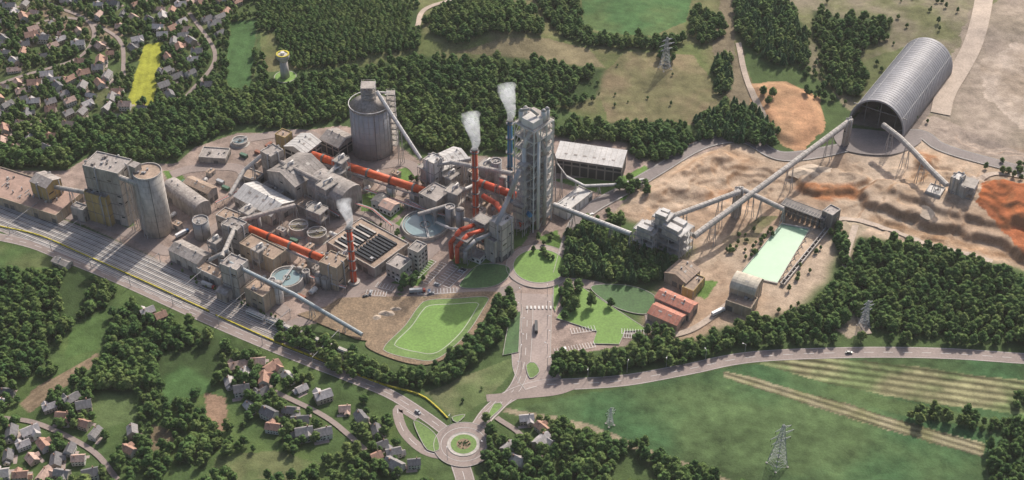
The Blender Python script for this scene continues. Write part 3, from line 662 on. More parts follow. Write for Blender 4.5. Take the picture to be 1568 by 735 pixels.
for ci_,(xy,z,sc) in enumerate(ch):
    x,y=xy; mb=MB(); rings=10; nn_=14; Ht=23*sc; mk='steam%d'%ci_; M[mk]=smokemat(mk,x,y,z,Ht,sc)
    for i in range(rings+1):
        t=i/rings; r=(1.3+4.0*t**.8)*sc*(.3 if i==rings else 1)
        ox=(-1.5*t*t+.8*math.sin(t*7))*sc
        for j in range(nn_):
            a=2*math.pi*j/nn_; q=r*(1+.25*math.sin(3*a+i*1.3)*t); mb.v.append((x+ox+q*math.cos(a),y+q*math.sin(a),z+Ht*t))
    for i in range(rings):
        for j in range(nn_): k=(j+1)%nn_; mb.f.append((i*nn_+j,i*nn_+k,(i+1)*nn_+k,(i+1)*nn_+j)); mb.mi.append(mb.m(mk)); mb.sm.append(True)
    mb.f.append(tuple(reversed(range(nn_)))); mb.mi.append(0); mb.sm.append(True); mb.f.append(tuple(rings*nn_+j for j in range(nn_))); mb.mi.append(0); mb.sm.append(True)
    mb.obj('steam_plume')
# ------------------------------------------------------------------ preheater tower
fr=FR((818,203),(789,187),(846,184),84); a,b=fr.a,fr.b; mb=MB()
steel_frame(mb,fr,a,b,0,84,3,2,9,.85,'white','conc_light')
for lv in range(8):
    z=9.33*lv+3
    for (u,v,r) in ((.25,.3,.15),(.7,.3,.15),(.3,.75,.14),(.75,.72,.14)):
        if R()<.85:
            c=fr(u*a,v*b,0); rr=r*a*.95; mb.tube((c[0],c[1],z+3.2),(c[0],c[1],z+8),rr,random.choice(['steel','conc_light','concrete']),14); mb.tube((c[0],c[1],z-1),(c[0],c[1],z+3.2),.5,'steel',14,r2=rr)
    mb.box(fr,a*.3,a*.7,b*.35,b*.65,z-.8,z+6,'conc_light')
    mb.box(fr,a*.62,a*.95,.2,b*.25,z+1.8,z+6.5,'white')
mb.pipe([fr(-2,b*.4,4),fr(-2,b*.4,70),fr(a*.2,b*.4,80)],1.5,'white',12); mb.pipe([fr(a*.5,-2,2),fr(a*.5,-2,62),fr(a*.5,b*.2,72)],1.3,'conc_light',12)
mb.pipe([fr(a*.15,-1.6,2),fr(a*.15,-1.6,76),fr(a*.3,b*.2,86)],1.0,'white',12)
mb.box(fr,a*.05,a*.55,b*.1,b*.7,84.8,90,'white','roofwhite'); mb.box(fr,a*.6,a*.95,b*.35,b*.95,84.8,88,'conc_light','roofgrey')
for u,v in ((.2,.85),(.42,.85),(.7,.2),(.88,.2)): c=fr(u*a,v*b,0); mb.tube((c[0],c[1],84.8),(c[0],c[1],93),1.9,'white',14); mb.tube((c[0],c[1],93),(c[0],c[1],94.5),1.9,'steel',14,r2=.5)
mb.pipe([fr(.2*a,.85*b,93),fr(.3*a,.5*b,96),fr(.5*a,.3*b,91)],1.1,'conc_light',10)
g=FX(*fr(a+.5,b*.2,0)[:2],fr.t); steel_frame(mb,g,5,6,0,80,1,1,18,.35,'steel','conc_light')
g=FX(*fr(-7,b*.1,0)[:2],fr.t); steel_frame(mb,g,6,7,0,58,1,1,9,.5,'conc_light','conc_light')
mb.tube(g(3,3.5,10),g(3,3.5,50),2.1,'conc_light',14)
mb.obj('preheater_tower')
mb=MB()
def pp(*l): return [S3(*q) for q in l]
for pts,r,k in ((pp((692,395,2),(690,372,16),(705,352,24),(725,345,20)),1.6,'redpaint'),(pp((700,402,2),(700,378,16),(716,360,22),(740,352,20)),1.5,'redpaint'),(pp((712,402,2),(712,384,14),(728,368,20),(752,358,20)),1.4,'steel'),
    (pp((740,300,22),(760,312,24),(775,335,26)),1.9,'redpaint'),(pp((690,330,8),(720,338,12),(729,342,12)),1.5,'steel'),(pp((760,345,30),(780,300,40),(795,260,60)),1.6,'steel'),(pp((781,306,12),(800,318,14),(812,330,20)),1.6,'bluepaint'),
    (pp((655,293,10),(690,300,14),(730,282,14)),1.6,'steel'),(pp((668,340,4),(690,350,10),(720,352,10),(745,345,14)),.9,'white')):
    mb.pipe(pts,r,k,12)
mb.obj('gas_duct')
for N,L,Rr,h in (((715,372),(692,362),(728,360),20),((742,345),(722,336),(755,335),24),((800,318),(782,312),(812,306),26)):
    fr=FR(N,L,Rr,h); mb=MB(); steel_frame(mb,fr,fr.a,fr.b,0,h,2,2,4,.4,'steel')
    mb.box(fr,fr.a*.1,fr.a*.9,fr.b*.1,fr.b*.9,h*.5,h*.9,'conc_light','roofgrey')
    for i in range(3):
        c=fr(fr.a*(.2+.3*i),fr.b*.3,0); mb.tube((c[0],c[1],h*.25),(c[0],c[1],h*.5),.3,'redpaint',10,r2=1.6)
    mb.obj('filter_frame')
for N,L,Rr,h,n in (((498,292),(482,284),(518,280),22,3),((523,252),(508,246),(535,242),24,3),((512,272),(500,264),(530,262),18,2),((530,398),(518,392),(540,388),18,3),((652,262),(640,255),(665,252),20,2),((700,300),(680,292),(712,288),20,2),((490,330),(470,320),(500,318),14,2),((745,262),(728,254),(760,250),20,2),((380,330),(365,322),(392,320),18,2),((445,262),(432,256),(456,252),22,3),((330,375),(318,369),(340,366),16,3),((395,388),(384,382),(408,379),17,2),((690,276),(676,270),(704,266),17,2)):
    fr=FR(N,L,Rr,h); mb=MB(); steel_frame(mb,fr,fr.a,fr.b,0,h,2,1,n,.4,'steel')
    mb.box(fr,fr.a*.15,fr.a*.6,fr.b*.15,fr.b*.85,h*.35,h*.95,'concrete','roofgrey'); c=fr(fr.a*.8,fr.b*.5,0); mb.tube((c[0],c[1],h*.3),(c[0],c[1],h+2),1.3,'steel',12)
    mb.pipe([fr(fr.a*.3,fr.b*.5,h),fr(fr.a*.3,fr.b*.5,h+3),fr(fr.a*.9,fr.b*.5,h+3),fr(fr.a*1.3,fr.b*.5,h*.5)],.6,'white',8)
    mb.obj('process_structure')
# ------------------------------------------------------------------ conveyors
def conveyor(pts,w=3.2,hh=3,k='conc_light',tr=26,name='conveyor_gallery',kt='steel'):
    P=[Vector(S3(*p)) for p in pts]; mb=MB()
    for a,b in zip(P,P[1:]):
        d=b-a; n=Vector((-d.y,d.x,0)).normalized()*w/2; up=Vector((0,0,1))
        prof=[(-1,0),(1,0),(1,.55),(.7,.85),(0,1),(-.7,.85),(-1,.55)]
        A=[a+n*x+up*hh*q for x,q in prof]; B=[b+n*x+up*hh*q for x,q in prof]; m=len(prof)
        for i in range(m):
            j=(i+1)%m; mb.face([A[i],A[j],B[j],B[i]],k if i>1 and i<6 else kt)
        mb.face(A[::-1],kt); mb.face(B,kt)
        L=d.length; ns=int(L/4)
        for i in range(1,ns):
            c=a+d*i/ns
            for s in (1,-1): mb.beam(c+n*s*1.03,c+n*s*1.03+up*hh*.55,.18,'steel_dark')
            mb.beam(c+n*.7+up*hh*.87,c+up*hh*1.02,.14,'concrete'); mb.beam(c-n*.7+up*hh*.87,c+up*hh*1.02,.14,'concrete')
        nt=max(1,int(L/tr))
        for i in range(nt+ (1 if len(P)==2 else 0)):
            c=a+d*(i+.5)/max(nt,1) if i<nt else b
            g=H(c.x,c.y)
            if c.z-g<3: continue
            dd=d.normalized()*1.5; dd.z=0
            for s in (1,-1):
                for e in (1,-1): mb.beam((c.x+n.x*s*1.5+dd.x*e,c.y+n.y*s*1.5+dd.y*e,g-.5),(c.x+n.x*s*.9,c.y+n.y*s*.9,c.z),.4,'steel')
            z=g+3
            while z<c.z-3:
                mb.beam((c.x+n.x*1.4,c.y+n.y*1.4,z),(c.x-n.x*1.3,c.y-n.y*1.3,z+3),.2,'steel'); z+=4
    mb.obj(name)
conveyor([(1062,364,16),(1180,277,19),(1302,186,20)],3.8,3.4,tr=34)
conveyor([(1352,193,17),(1378,213,17),(1402,237,18),(1425,262,19),(1450,286,20)],3.8,3.2,tr=30)
conveyor([(1022,336,26),(1130,296,20)],3.4,3.0); conveyor([(1132,290,20),(1200,322,12)],3.2,2.8)
conveyor([(578,143,53),(645,246,12)],2.8,2.6,tr=40,k='white'); conveyor([(352,404,23),(450,452,14),(555,514,2)],2.4,2.2,k='pipeblue')
conveyor([(175,270,40),(212,284,44)],3,3); conveyor([(85,288,15),(130,296,18)],2.6,2.6); conveyor([(848,315,12),(966,360,15)],3.0,2.8,k='white')
conveyor([(352,300,8),(374,262,14),(400,240,22)],2.6,2.4); conveyor([(345,345,18),(452,316,10)],3,2.6,k='roofgrey'); conveyor([(430,250,20),(490,280,20)],3,2.6,k='roofgrey')
conveyor([(490,285,18),(520,250,20)],3,2.6); conveyor([(690,250,24),(785,268,40)],3,2.8); conveyor([(360,350,20),(340,395,20)],3,2.6); conveyor([(720,245,20),(660,255,24)],3,2.6,k='steel')
conveyor([(846,232,45),(852,250,30),(868,272,16),(895,286,9),(940,284,6),(986,276,3)],2.0,1.8,k='white')
conveyor([(320,400,14),(350,385,22)],2.6,2.4); conveyor([(640,330,12),(690,315,14)],2.6,2.4)
for px in ([(600,345),(570,320),(540,310)],[(400,360),(450,385),(480,398)],[(690,310),(650,320),(620,305)],[(430,285),(470,300),(520,330)],[(560,290),(640,318),(700,335)],[(330,310),(380,285)],[(700,260),(760,275),(800,300)],[(450,410),(480,425),(530,440)]):
    mb=MB(); pts=[Vector(S3(u,v,5)) for u,v in px]
    for a,b in zip(pts,pts[1:]):
        d=b-a; n=Vector((-d.y,d.x,0)).normalized()
        for k,(o,m) in enumerate(((-1,'steel'),(-.4,'white'),(.2,'redpaint'),(.8,'steel'))): mb.tube(a+n*o,b+n*o,.25,m,6)
        for i in range(int(d.length/6)+1):
            c=a+d*min(1,i*6/d.length)
            for s in (-1.3,1.3): mb.beam((c.x+n.x*s,c.y+n.y*s,0),(c.x+n.x*s,c.y+n.y*s,5),.25,'steel_dark')
            mb.beam(c-n*1.3-Vector((0,0,.4)),c+n*1.3-Vector((0,0,.4)),.25,'steel_dark')
    mb.obj('pipe_rack')
# ------------------------------------------------------------------ crusher plant
mb=MB()
for N,L,Rr,h in (((1000,362),(968,352),(1018,350),20),((1042,364),(1006,348),(1066,348),24),((1022,340),(998,332),(1035,328),29)):
    fr=FR(N,L,Rr,h); a,b=fr.a,fr.b; steel_frame(mb,fr,a,b,0,h,4,2,4,.42,'steel','steel')
    mb.box(fr,a*.05,a*.40,b*.15,b*.85,h*.78,h+3,'conc_light','roofwhite'); mb.box(fr,a*.55,a*.92,b*.3,b*.9,h*.55,h*.8,'concrete','roofwhite'); mb.box(fr,a*.3,a*.7,b*.3,b*.7,0,h*.3,'conc_dark')
    mb.box(fr,a*.6,a*.9,b*.25,b*.75,h+.3,h+2.6,'white','roofwhite')
    for i in range(3):
        c=fr(a*(.25+.25*i),b*.5,0); mb.tube((c[0],c[1],h*.35),(c[0],c[1],h*.55),.5,'steel_dark',10,r2=2.1)
mb.obj('crusher_plant')
building('transfer_tower',(1132,295),(1124,291),(1139,289),22,'conc_light','roofwhite'); building('transfer_tower',(1301,187),(1296,184),(1306,182),23,'concrete','roofgrey')
pool=[(1133,421),(1190,434),(1239,352),(1196,344)]
mb=MB(); q=[np.array(S(*p)) for p in pool]; c=sum(q)/4
mb.face([(p[0],p[1],.25) for p in q],'water_g')
o=[c+(p-c)*1.035 for p in q]
for i in range(4):
    j=(i+1)%4; mb.hexa([(*q[i],-.3),(*q[j],-.3),(*o[j],-.3),(*o[i],-.3)][::-1],[(*q[i],1.),(*q[j],1.),(*o[j],1.),(*o[i],1.)][::-1],'conc_light')
for i in range(9):
    t=(i+.5)/9; a=q[1]*(1-t)+q[2]*t; mb.beam((*a,-.3),(*(a+np.array((3,-1))),4),.5,'concrete')
mb.obj('settling_pool')
p1=S(1192,436); p2=S(1262,350); an=math.atan2(p2[1]-p1[1],p2[0]-p1[0]); L=math.hypot(p2[0]-p1[0],p2[1]-p1[1])
mb=MB(); f=FX(p1[0],p1[1],an); mb.box(f,0,L,-4,-3.4,-.3,2.4,'conc_light'); mb.box(f,0,L,-1.6,-1.0,-.3,2.4,'conc_light')
for i in range(int(L/5)): mb.box(f,i*5,i*5+.5,-3.4,-1.6,-.3,2.1,'concrete')
mb.obj('concrete_channel')
fr=FR((1262,338),(1196,314),(1272,328),9); mb=MB(); steel_frame(mb,fr,fr.a,fr.b,0,9,2,8,2,.4,'steel_dark','conc_dark',slabs=False)
a,b=fr.a,fr.b; mb.box(fr,-.5,a*.45,-.5,b+.5,9.4,9.7,'roofdark'); mb.box(fr,a*.5,a+.5,-.5,b+.5,8.6,8.9,'conc_dark')
for i in range(9): mb.box(fr,a*.1,a*.9,b*(i+.2)/9,b*(i+.2)/9+1.5,1,6,'conc_dark')
for i in range(16): mb.beam(fr(-.4,b*i/15,9.8),fr(a*.44,b*i/15,9.8),.3,'concrete')
mb.obj('open_steel_shed'); building('pump_station',(1275,330),(1260,322),(1287,320),14,'conc_dark','roofgrey')
g0=H(*S(1440,300))
for nm,N,L,Rr,h in (('screening_building',(1440,300),(1416,295),(1452,289),5),('screening_building',(1478,288),(1455,278),(1498,280),12),('screening_building',(1468,276),(1456,271),(1480,268),16)):
    building(nm,N,L,Rr,h+g0,'conc_light','roofwhite','flat','ind',z0=g0-4)
mb=MB(); fr=FR((1492,290),(1470,284),(1500,276),12+g0); steel_frame(mb,fr,fr.a,fr.b,g0-3,12+g0,2,2,3,.4); mb.obj('screening_frame')
# ------------------------------------------------------------------ big storage hall
x0,y0=S(1341,199); ax=math.atan2(.84,.543); f=FX(x0,y0,ax); Rr=21.5; Ln=108; mb=MB(); n=32
def arc(r,i,zb=3): t=math.pi*i/n; return (-r*math.cos(t), zb+r*1.08*math.sin(t))
segs=36
for s in range(segs):
    u0=Ln*s/segs; u1=Ln*(s+1)/segs
    for i in range(n):
        (v0,z0),(v1,z1)=arc(Rr,i),arc(Rr,i+1)
        mb.face([f(u0,v0,z0),f(u0,v1,z1),f(u1,v1,z1),f(u1,v0,z0)],'hallsteel',False)
    for side in (-1,1): mb.face([f(u0,side*Rr,-1),f(u1,side*Rr,-1),f(u1,side*Rr,3),f(u0,side*Rr,3)],'conc_dark')
    for i in range(n):
        (v0,z0),(v1,z1)=arc(Rr+.16,i),arc(Rr+.16,i+1); (w0,y0_),(w1,y1_)=arc(Rr-.5,i),arc(Rr-.5,i+1); e=.12 if s%3 else .28
        mb.hexa([f(u0-e,w0,y0_),f(u0-e,w1,y1_),f(u0+e,w1,y1_),f(u0+e,w0,y0_)],[f(u0-e,v0,z0),f(u0-e,v1,z1),f(u0+e,v1,z1),f(u0+e,v0,z0)],'hallrib')
for i in (6,11,16,21,26): v,z=arc(Rr+.1,i); mb.beam(f(0,v,z),f(Ln,v,z),.25,'hallrib')
back=[f(Ln,*arc(Rr,i)) for i in range(n+1)]+[f(Ln,Rr,-1),f(Ln,-Rr,-1)]
mb.face(back,'hallsteel')
for i in range(n):
    (v0,z0),(v1,z1)=arc(Rr+.5,i),arc(Rr+.5,i+1);(w0,y0_),(w1,y1_)=arc(Rr-.8,i),arc(Rr-.8,i+1)
    mb.hexa([f(-.9,w0,y0_),f(-.9,w1,y1_),f(0.3,w1,y1_),f(0.3,w0,y0_)],[f(-.9,v0,z0),f(-.9,v1,z1),f(.3,v1,z1),f(.3,v0,z0)],'hallrib')
mb.beam(f(2,-Rr+.5,16),f(2,Rr-.5,16),.6,'steel_dark'); mb.beam(f(3,0,0),f(3,0,25),.6,'steel_dark')
for v in (-12,12): mb.beam(f(6,v,0),f(6,v,3+1.08*math.sqrt(Rr*Rr-v*v)),.5,'steel_dark')
mb.obj('vaulted_storage_hall')
patch('hall_apron',[(1285,198),(1395,208),(1408,220),(1362,238),(1292,230)],'asphalt',z=.7,kerb=False)
def pile(name,u,v,r,h,k,el=1.5,ang=0):
    x,y=S(u,v); mb=MB(); n=30; rings=9; sd=U(0,99)
    g=H(x,y); rows=[]
    for i in range(rings+1):
        t=i/rings; row=[]
        for j in range(n):
            a=2*math.pi*j/n; q=r*t*(1+.18*math.sin(2*a+sd)+.08*math.sin(5*a+sd*2)); px=q*math.cos(a)*el; py=q*math.sin(a)
            row.append((x+px*math.cos(ang)-py*math.sin(ang),y+px*math.sin(ang)+py*math.cos(ang),g-.4+h*(1-t)**1.1*(1+.12*U(-1,1)*t)))
        rows.append(row)
    for i in range(rings):
        for j in range(n): l=(j+1)%n; mb.face([rows[i][j],rows[i+1][j],rows[i+1][l],rows[i][l]],k,True)
    mb.obj(name)
pile('sand_pile',592,481,5,3,'sand'); pile('sand_pile',577,487,4,2.4,'sand'); pile('sand_pile',606,474,4,2.4,'sand'); pile('gravel_pile',625,488,5,1.5,'soil',2.6,.9)
for u,v,r,h in ((1250,262,8,3),(1420,330,6,2),(1230,268,7,3)): pile('sand_pile',u,v,r,h,'sand',1.6,U(0,3))
x,y=S(437,119); mb=MB(); mb.ring(x,y,9,8.5,H(x,y)-.5,H(x,y)+.3,'kerb'); mb.disc(x,y,8.6,H(x,y)+.25,'lawn'); g=H(x,y); mb.tube((x,y,g-1),(x,y,g+15),3.8,'conc_light',24,r2=3.0); mb.tube((x,y,g+15),(x,y,g+18),3.2,'conc_light',24,r2=5.2); mb.tube((x,y,g+18),(x,y,g+21),5.2,'conc_light',24); mb.ring(x,y,5.3,4,g+21,g+21.7,'yellow',24); mb.tube((x,y,g+21),(x,y,g+23),1.6,'white',12); mb.obj('water_tower')
def pylon(u,v,h,th=1.0):
    x,y=S(u,v); g=H(x,y); mb=MB(); f=FX(x,y,.5); hs=h/30
    w=lambda t:(3.4*(1-t)**1.2+.5)*hs
    N=9
    for i in range(N):
        t0=i/N;t1=(i+1)/N; z0=g+h*t0;z1=g+h*t1;a=w(t0);b=w(t1)
        c0=[f(sx*a,sy*a,z0) for sx,sy in ((-1,-1),(1,-1),(1,1),(-1,1))]; c1=[f(sx*b,sy*b,z1) for sx,sy in ((-1,-1),(1,-1),(1,1),(-1,1))]
        for k in range(4):
            l=(k+1)%4; mb.beam(c0[k],c1[k],.26*th,'steelp'); mb.beam(c0[k],c1[l],.13*th,'steelp'); mb.beam(c0[l],c1[k],.13*th,'steelp'); mb.beam(c1[k],c1[l],.13*th,'steelp')
    for z,l in ((.62,6*hs),(.77,7.5*hs),(.92,5*hs)):
        for s in (1,-1):
            mb.beam(f(0,0,g+h*z+1.3),f(s*l,0,g+h*z),.18*th,'steelp'); mb.beam(f(0,.8,g+h*z),f(s*l,0,g+h*z),.2*th,'steelp'); mb.beam(f(0,-.8,g+h*z),f(s*l,0,g+h*z),.2*th,'steelp'); mb.beam(f(s*l,0,g+h*z),f(s*l,0,g+h*z-2),.2,'glass')
    q=w(0)
    for sx,sy in ((-1,-1),(1,-1),(1,1),(-1,1)): mb.box(f,sx*q-.5,sx*q+.5,sy*q-.5,sy*q+.5,g-.5,g+.4,'conc_light')
    mb.obj('electricity_pylon')
pylon(1190,712,33); pylon(1018,108,29,1.2); pylon(1322,500,22); pylon(934,650,14,.6)
# ------------------------------------------------------------------ vehicles
def carmesh(k):
    mb=MB(); f=FX(0,0,0)
    mb.hexa([f(-2.2,-.85,.35),f(2.2,-.85,.35),f(2.2,.85,.35),f(-2.2,.85,.35)],[f(-2.15,-.85,.9),f(2.1,-.85,.82),f(2.1,.85,.82),f(-2.15,.85,.9)],k)
    mb.hexa([f(-1.8,-.8,.9),f(1.0,-.8,.86),f(1.0,.8,.86),f(-1.8,.8,.9)],[f(-1.35,-.65,1.42),f(.35,-.65,1.42),f(.35,.65,1.42),f(-1.35,.65,1.42)],'glass',k)
    for sx in (-1.35,1.35):
        for sy in (-.88,.7): mb.tube((sx,sy,.33),(sx,sy+.18,.33),.33,'rubber',12)
    me=mb.obj('tmp'); d=me.data; bpy.data.objects.remove(me); return d
cm=[carmesh(k) for k in ('carwhite','cardark','carblue','carsilver','carsilver')]
def put(name,d,x,y,t,z=None,s=1):
    o=bpy.data.objects.new(name,d); o.location=(x,y,H(x,y)+.3 if z is None else z); o.rotation_euler=(0,0,t); o.scale=(s,s,s); scene.collection.objects.link(o); return o
for x,y,t in cars: put('parked_car',random.choice(cm),x,y,t)
for (u,v,t) in ((1300,541,0),(640,632,-.7),(560,455,.3),(660,450,.2),(905,330,.8)): put('car',random.choice(cm),*S(u,v),t)
def truckmesh(k,body):
    mb=MB(); f=FX(0,0,0); mb.box(f,-7,3.6,-1.25,1.25,1.1,3.9,body); mb.box(f,-7.2,6.4,-.5,.5,.7,1.05,'steel_dark')
    mb.hexa([f(4.1,-1.2,.6),f(6.5,-1.2,.6),f(6.5,1.2,.6),f(4.1,1.2,.6)],[f(4.1,-1.15,3.3),f(6.1,-1.15,3.3),f(6.1,1.15,3.3),f(4.1,1.15,3.3)],k); mb.face([f(6.53,-1,1.8),f(6.53,1,1.8),f(6.25,1,3),f(6.25,-1,3)],'glass')
    for sx in (-6,-4.8,-3.6,3.2,5.6):
        for sy in (-1.25,.95): mb.tube((sx,sy,.5),(sx,sy+.3,.5),.5,'rubber',12)
    o=mb.obj('tmp'); d=o.data; bpy.data.objects.remove(o); return d
tm=[truckmesh('carwhite','carwhite'),truckmesh('carred','carsilver'),truckmesh('carblue','carwhite'),truckmesh('cardark','cardark')]
for i,(u,v,t) in enumerate(((821,503,1.57),(320,440,-.5),(280,360,.8),(1100,480,.6),(640,448,.1))): put('truck',tm[3 if i==0 else i%3],*S(u,v),t,s=.8)
mb=MB()
for k in range(6):
    i=int(nn*.76)+k*4
    if i+3>=nn: break
    a=rp[i]+rn[i]*4.1*1; b=rp[i+3]+rn[i+3]*4.1; t=math.atan2(b[1]-a[1],b[0]-a[0]); f=FX(a[0],a[1],t); L=np.hypot(*(b-a))+1.5
    mb.box(f,0,L,-1.5,1.5,1.1,3.6,'carwhite'); mb.box(f,.2,L-.2,-1.1,1.1,3.6,4.1,'conc_light')
    mb.box(f,.5,L-.5,-1.54,-1.5,2.2,3.0,'glass'); mb.box(f,.5,L-.5,1.5,1.54,2.2,3.0,'glass')
    for s in (1.5,3.5,L-3.5,L-1.5): mb.box(f,s-.4,s+.4,-1,1,.3,1.1,'steel_dark')
mb.obj('train')
mb=MB(); mb.tube((0,0,0),(0,0,9),.14,'steel',6); mb.beam((0,0,9),(1.6,0,9.3),.16,'steel'); mb.box(FX(0,0,0),1.3,2.3,-.2,.2,9.2,9.35,'carwhite'); o=mb.obj('tmp'); lm=o.data; bpy.data.objects.remove(o)
for (u,v) in [(798,460+i*22) for i in range(6)]+[(838,455+i*22) for i in range(6)]+[(900+i*60,580-i*9) for i in range(5)]+[(690,650),(735,690),(685,705)]: put('street_lamp',lm,*S(u,v),U(0,6))
def contmesh(k,l=6.1):
    mb=MB(); f=FX(0,0,0); mb.box(f,-l/2,l/2,-1.22,1.22,.15,2.6,k)
    for i in range(int(l/.6)+1):
        for s in (-1.24,1.24): mb.beam((-l/2+.05+i*.6,s,.2),(-l/2+.05+i*.6,s,2.55),.12,k)
    for sx in (-1,1):
        for sy in (-1,1): mb.beam((sx*l/2,sy*1.22,0),(sx*l/2,sy*1.22,2.7),.2,'steel_dark')
    o=mb.obj('tmp'); d=o.data; bpy.data.objects.remove(o); return d
def shedmesh():
    mb=MB(); f=FX(0,0,0); w=U(4,7);d=U(3,5);h=U(2.6,4.5); mb.box(f,-w/2,w/2,-d/2,d/2,-.2,h,random.choice(['concrete','conc_light','tanwall','white']),'roofgrey'); mb.box(f,-w/2-.3,w/2+.3,-d/2-.3,d/2+.3,h+.003,h+.25,random.choice(['roofgrey','rooftan'])); mb.box(f,-.8,.8,-d/2-.06,-d/2+.02,-.2,2.2,'door'); mb.box(f,w*.1,w*.35,-d*.1,d*.2,h+.25,h+1.1,'steel'); mb.tube((-w*.3,0,h+.25),(-w*.3,0,h+1.6),.3,'steel',8)
    o=mb.obj('tmp'); dd=o.data; bpy.data.objects.remove(o); return dd
def tankmesh():
    mb=MB(); r=U(1,1.7); l=U(4,7); mb.tube((-l/2,0,r+.8),(l/2,0,r+.8),r,random.choice(['white','steel']),14)
    for s in (-1,1): mb.box(FX(s*l*.3,0,0),-.3,.3,-r*.8,r*.8,-.2,r*.6+.8,'concrete'); mb.tube((s*l/2,0,r+.8),(s*(l/2+.5),0,r+.8),r,'steel',14,r2=r*.4)
    mb.tube((0,0,2*r+.7),(0,0,2*r+1.5),.35,'steel',8); o=mb.obj('tmp'); dd=o.data; bpy.data.objects.remove(o); return dd
kit=[('shipping_container',contmesh(k)) for k in ('contrust','contgreen','carsilver')]+[('site_shed',shedmesh()) for _ in range(6)]+[('horizontal_tank',tankmesh()) for _ in range(3)]
FW=W([(300,235),(430,212),(540,240),(620,250),(700,262),(780,300),(760,345),(680,385),(560,430),(440,480),(300,405),(262,385),(262,300),(300,260)])
c=0
for _ in range(6000):
    if c>=95: break
    x=U(-260,60);y=U(-90,260)
    if not pip(FW,np.array([x]),np.array([y]))[0]: continue
    i=int((x-xs[0])/ST);j=int((y-ys[0])/ST)
    if OC[j-2:j+3,i-2:i+3].any(): continue
    nm,d=random.choice(kit); put(nm,d,x,y,-.56+random.choice((0,math.pi/2)),z=.1); mark(x,y,3.6); c+=1
# ------------------------------------------------------------------ houses
D('h_wall1',(.50,.46,.40)); D('h_wall2',(.56,.54,.51)); D('h_wall3',(.40,.33,.27))
D('h_roof1',(.38,.225,.165),scale=.3,patchy=.15); D('h_roof2',(.24,.225,.22),scale=.3,patchy=.15); D('h_roof3',(.47,.33,.27),scale=.3,patchy=.15); D('h_roof4',(.15,.145,.15),scale=.3,patchy=.15); D('h_roof5',(.42,.39,.38),scale=.3,patchy=.15)
def housemesh(i):
    mb=MB(); wl='h_wall%d'%(i%3+1); rf='h_roof%d'%(i%5+1)
    def part(cx,cy,w,d,h,rot):
        f=FX(cx,cy,rot); mb.box(f,-w/2,w/2,-d/2,d/2,-1,h,wl); rs=d*.40; e=.5
        for s in (1,-1):
            T=[f(-w/2-e,s*(d/2+e),h-.35),f(w/2+e,s*(d/2+e),h-.35),f(w/2+e,0,h+rs),f(-w/2-e,0,h+rs)]
            if s>0: T=T[::-1]
            mb.hexa([(x,y,z-.2) for x,y,z in T],T,rf)
        for s in (-1,1): mb.face([f(s*w/2,-d/2,h-.02),f(s*w/2,d/2,h-.02),f(s*w/2,0,h+rs-.2)],wl)
        for k in range(int(w/2.4)):
            for s in (1,-1):
                for z in ((1.,),(1.,3.6))[h>4.5]:
                    c=-w/2+1.4+k*2.4; mb.box(f,c-.5,c+.5,s*(d/2+.03)-.04,s*(d/2+.03)+.04,z,z+1.2,'glass')
        for s in (1,-1): mb.box(f,s*(w/2+.03)-.04,s*(w/2+.03)+.04,-.6,.6,1,2.2,'glass')
    w=U(8.5,12);d=U(7,8.5);h=random.choice((3.2,5.4,5.4)); part(0,0,w,d,h,0)
    if i%2==0: part(w*.22,-d*.5,d*.7,w*.45,h-.6,math.pi/2)
    if i%3==0: part(-w*.6,d*.1,4,5,2.6,0)
    f=FX(0,0,0); mb.box(f,w*.2,w*.2+.8,.6,1.4,h,h+d*.40+1.0,'h_roof1'); mb.box(f,-w*.1,-w*.1+1.1,-d/2-.06,-d/2+.02,0,2.1,'door')
    mb.box(f,-w/2-2,w/2-3,-d/2-3,-d/2-.1,-.5,.12,'paving')
    o=mb.obj('tmp'); dd=o.data; bpy.data.objects.remove(o); return dd
hm=[housemesh(i) for i in range(15)]
HS=[]
def village(poly,n,ang=0,sp=13,jit=.6,s=(.66,.9)):
    P=W(poly); xa=min(p[0] for p in P);xb=max(p[0] for p in P);ya=min(p[1] for p in P);yb=max(p[1] for p in P); c=0;tr=0
    while c<n and tr<n*60:
        tr+=1; x=U(xa,xb);y=U(ya,yb)
        if not pip(P,np.array([x]),np.array([y]))[0]: continue
        i=int((x-xs[0])/ST);j=int((y-ys[0])/ST)
        if not(4<i<NX-4 and 4<j<NY-4) or BL[j-3:j+4,i-3:i+4].any(): continue
        if any((x-a)**2+(y-b)**2<sp*sp for a,b in HS): continue
        HS.append((x,y)); t=ang+random.choice((0,math.pi/2,math.pi))+U(-jit,jit); put('village_house',random.choice(hm),x,y,t,z=H(x,y)-.05,s=U(*s)); c+=1
village([(-40,-20),(395,-20),(345,30),(340,130),(270,150),(150,175),(0,205),(-40,150)],150,.3,10)
village([(0,200),(110,190),(90,228),(0,240)],9); village([(160,130),(250,165),(180,185),(110,185)],10)
village([(205,455),(240,465),(290,480),(285,500),(215,482)],10,.4,9); village([(340,560),(400,545),(490,565),(480,600),(400,605),(345,600)],22,.4,10)
village([(0,590),(60,600),(130,620),(160,660),(150,735),(0,735)],32,.2,10); village([(160,650),(220,650),(230,700),(170,735)],6)
village([(385,590),(470,600),(560,640),(545,680),(430,670),(375,620)],17,.4,11); village([(555,655),(650,665),(665,715),(600,720),(550,690)],14,.4,10)
village([(755,645),(800,640),(850,665),(820,715),(750,705)],15,.4,10)
HA=np.array(HS)
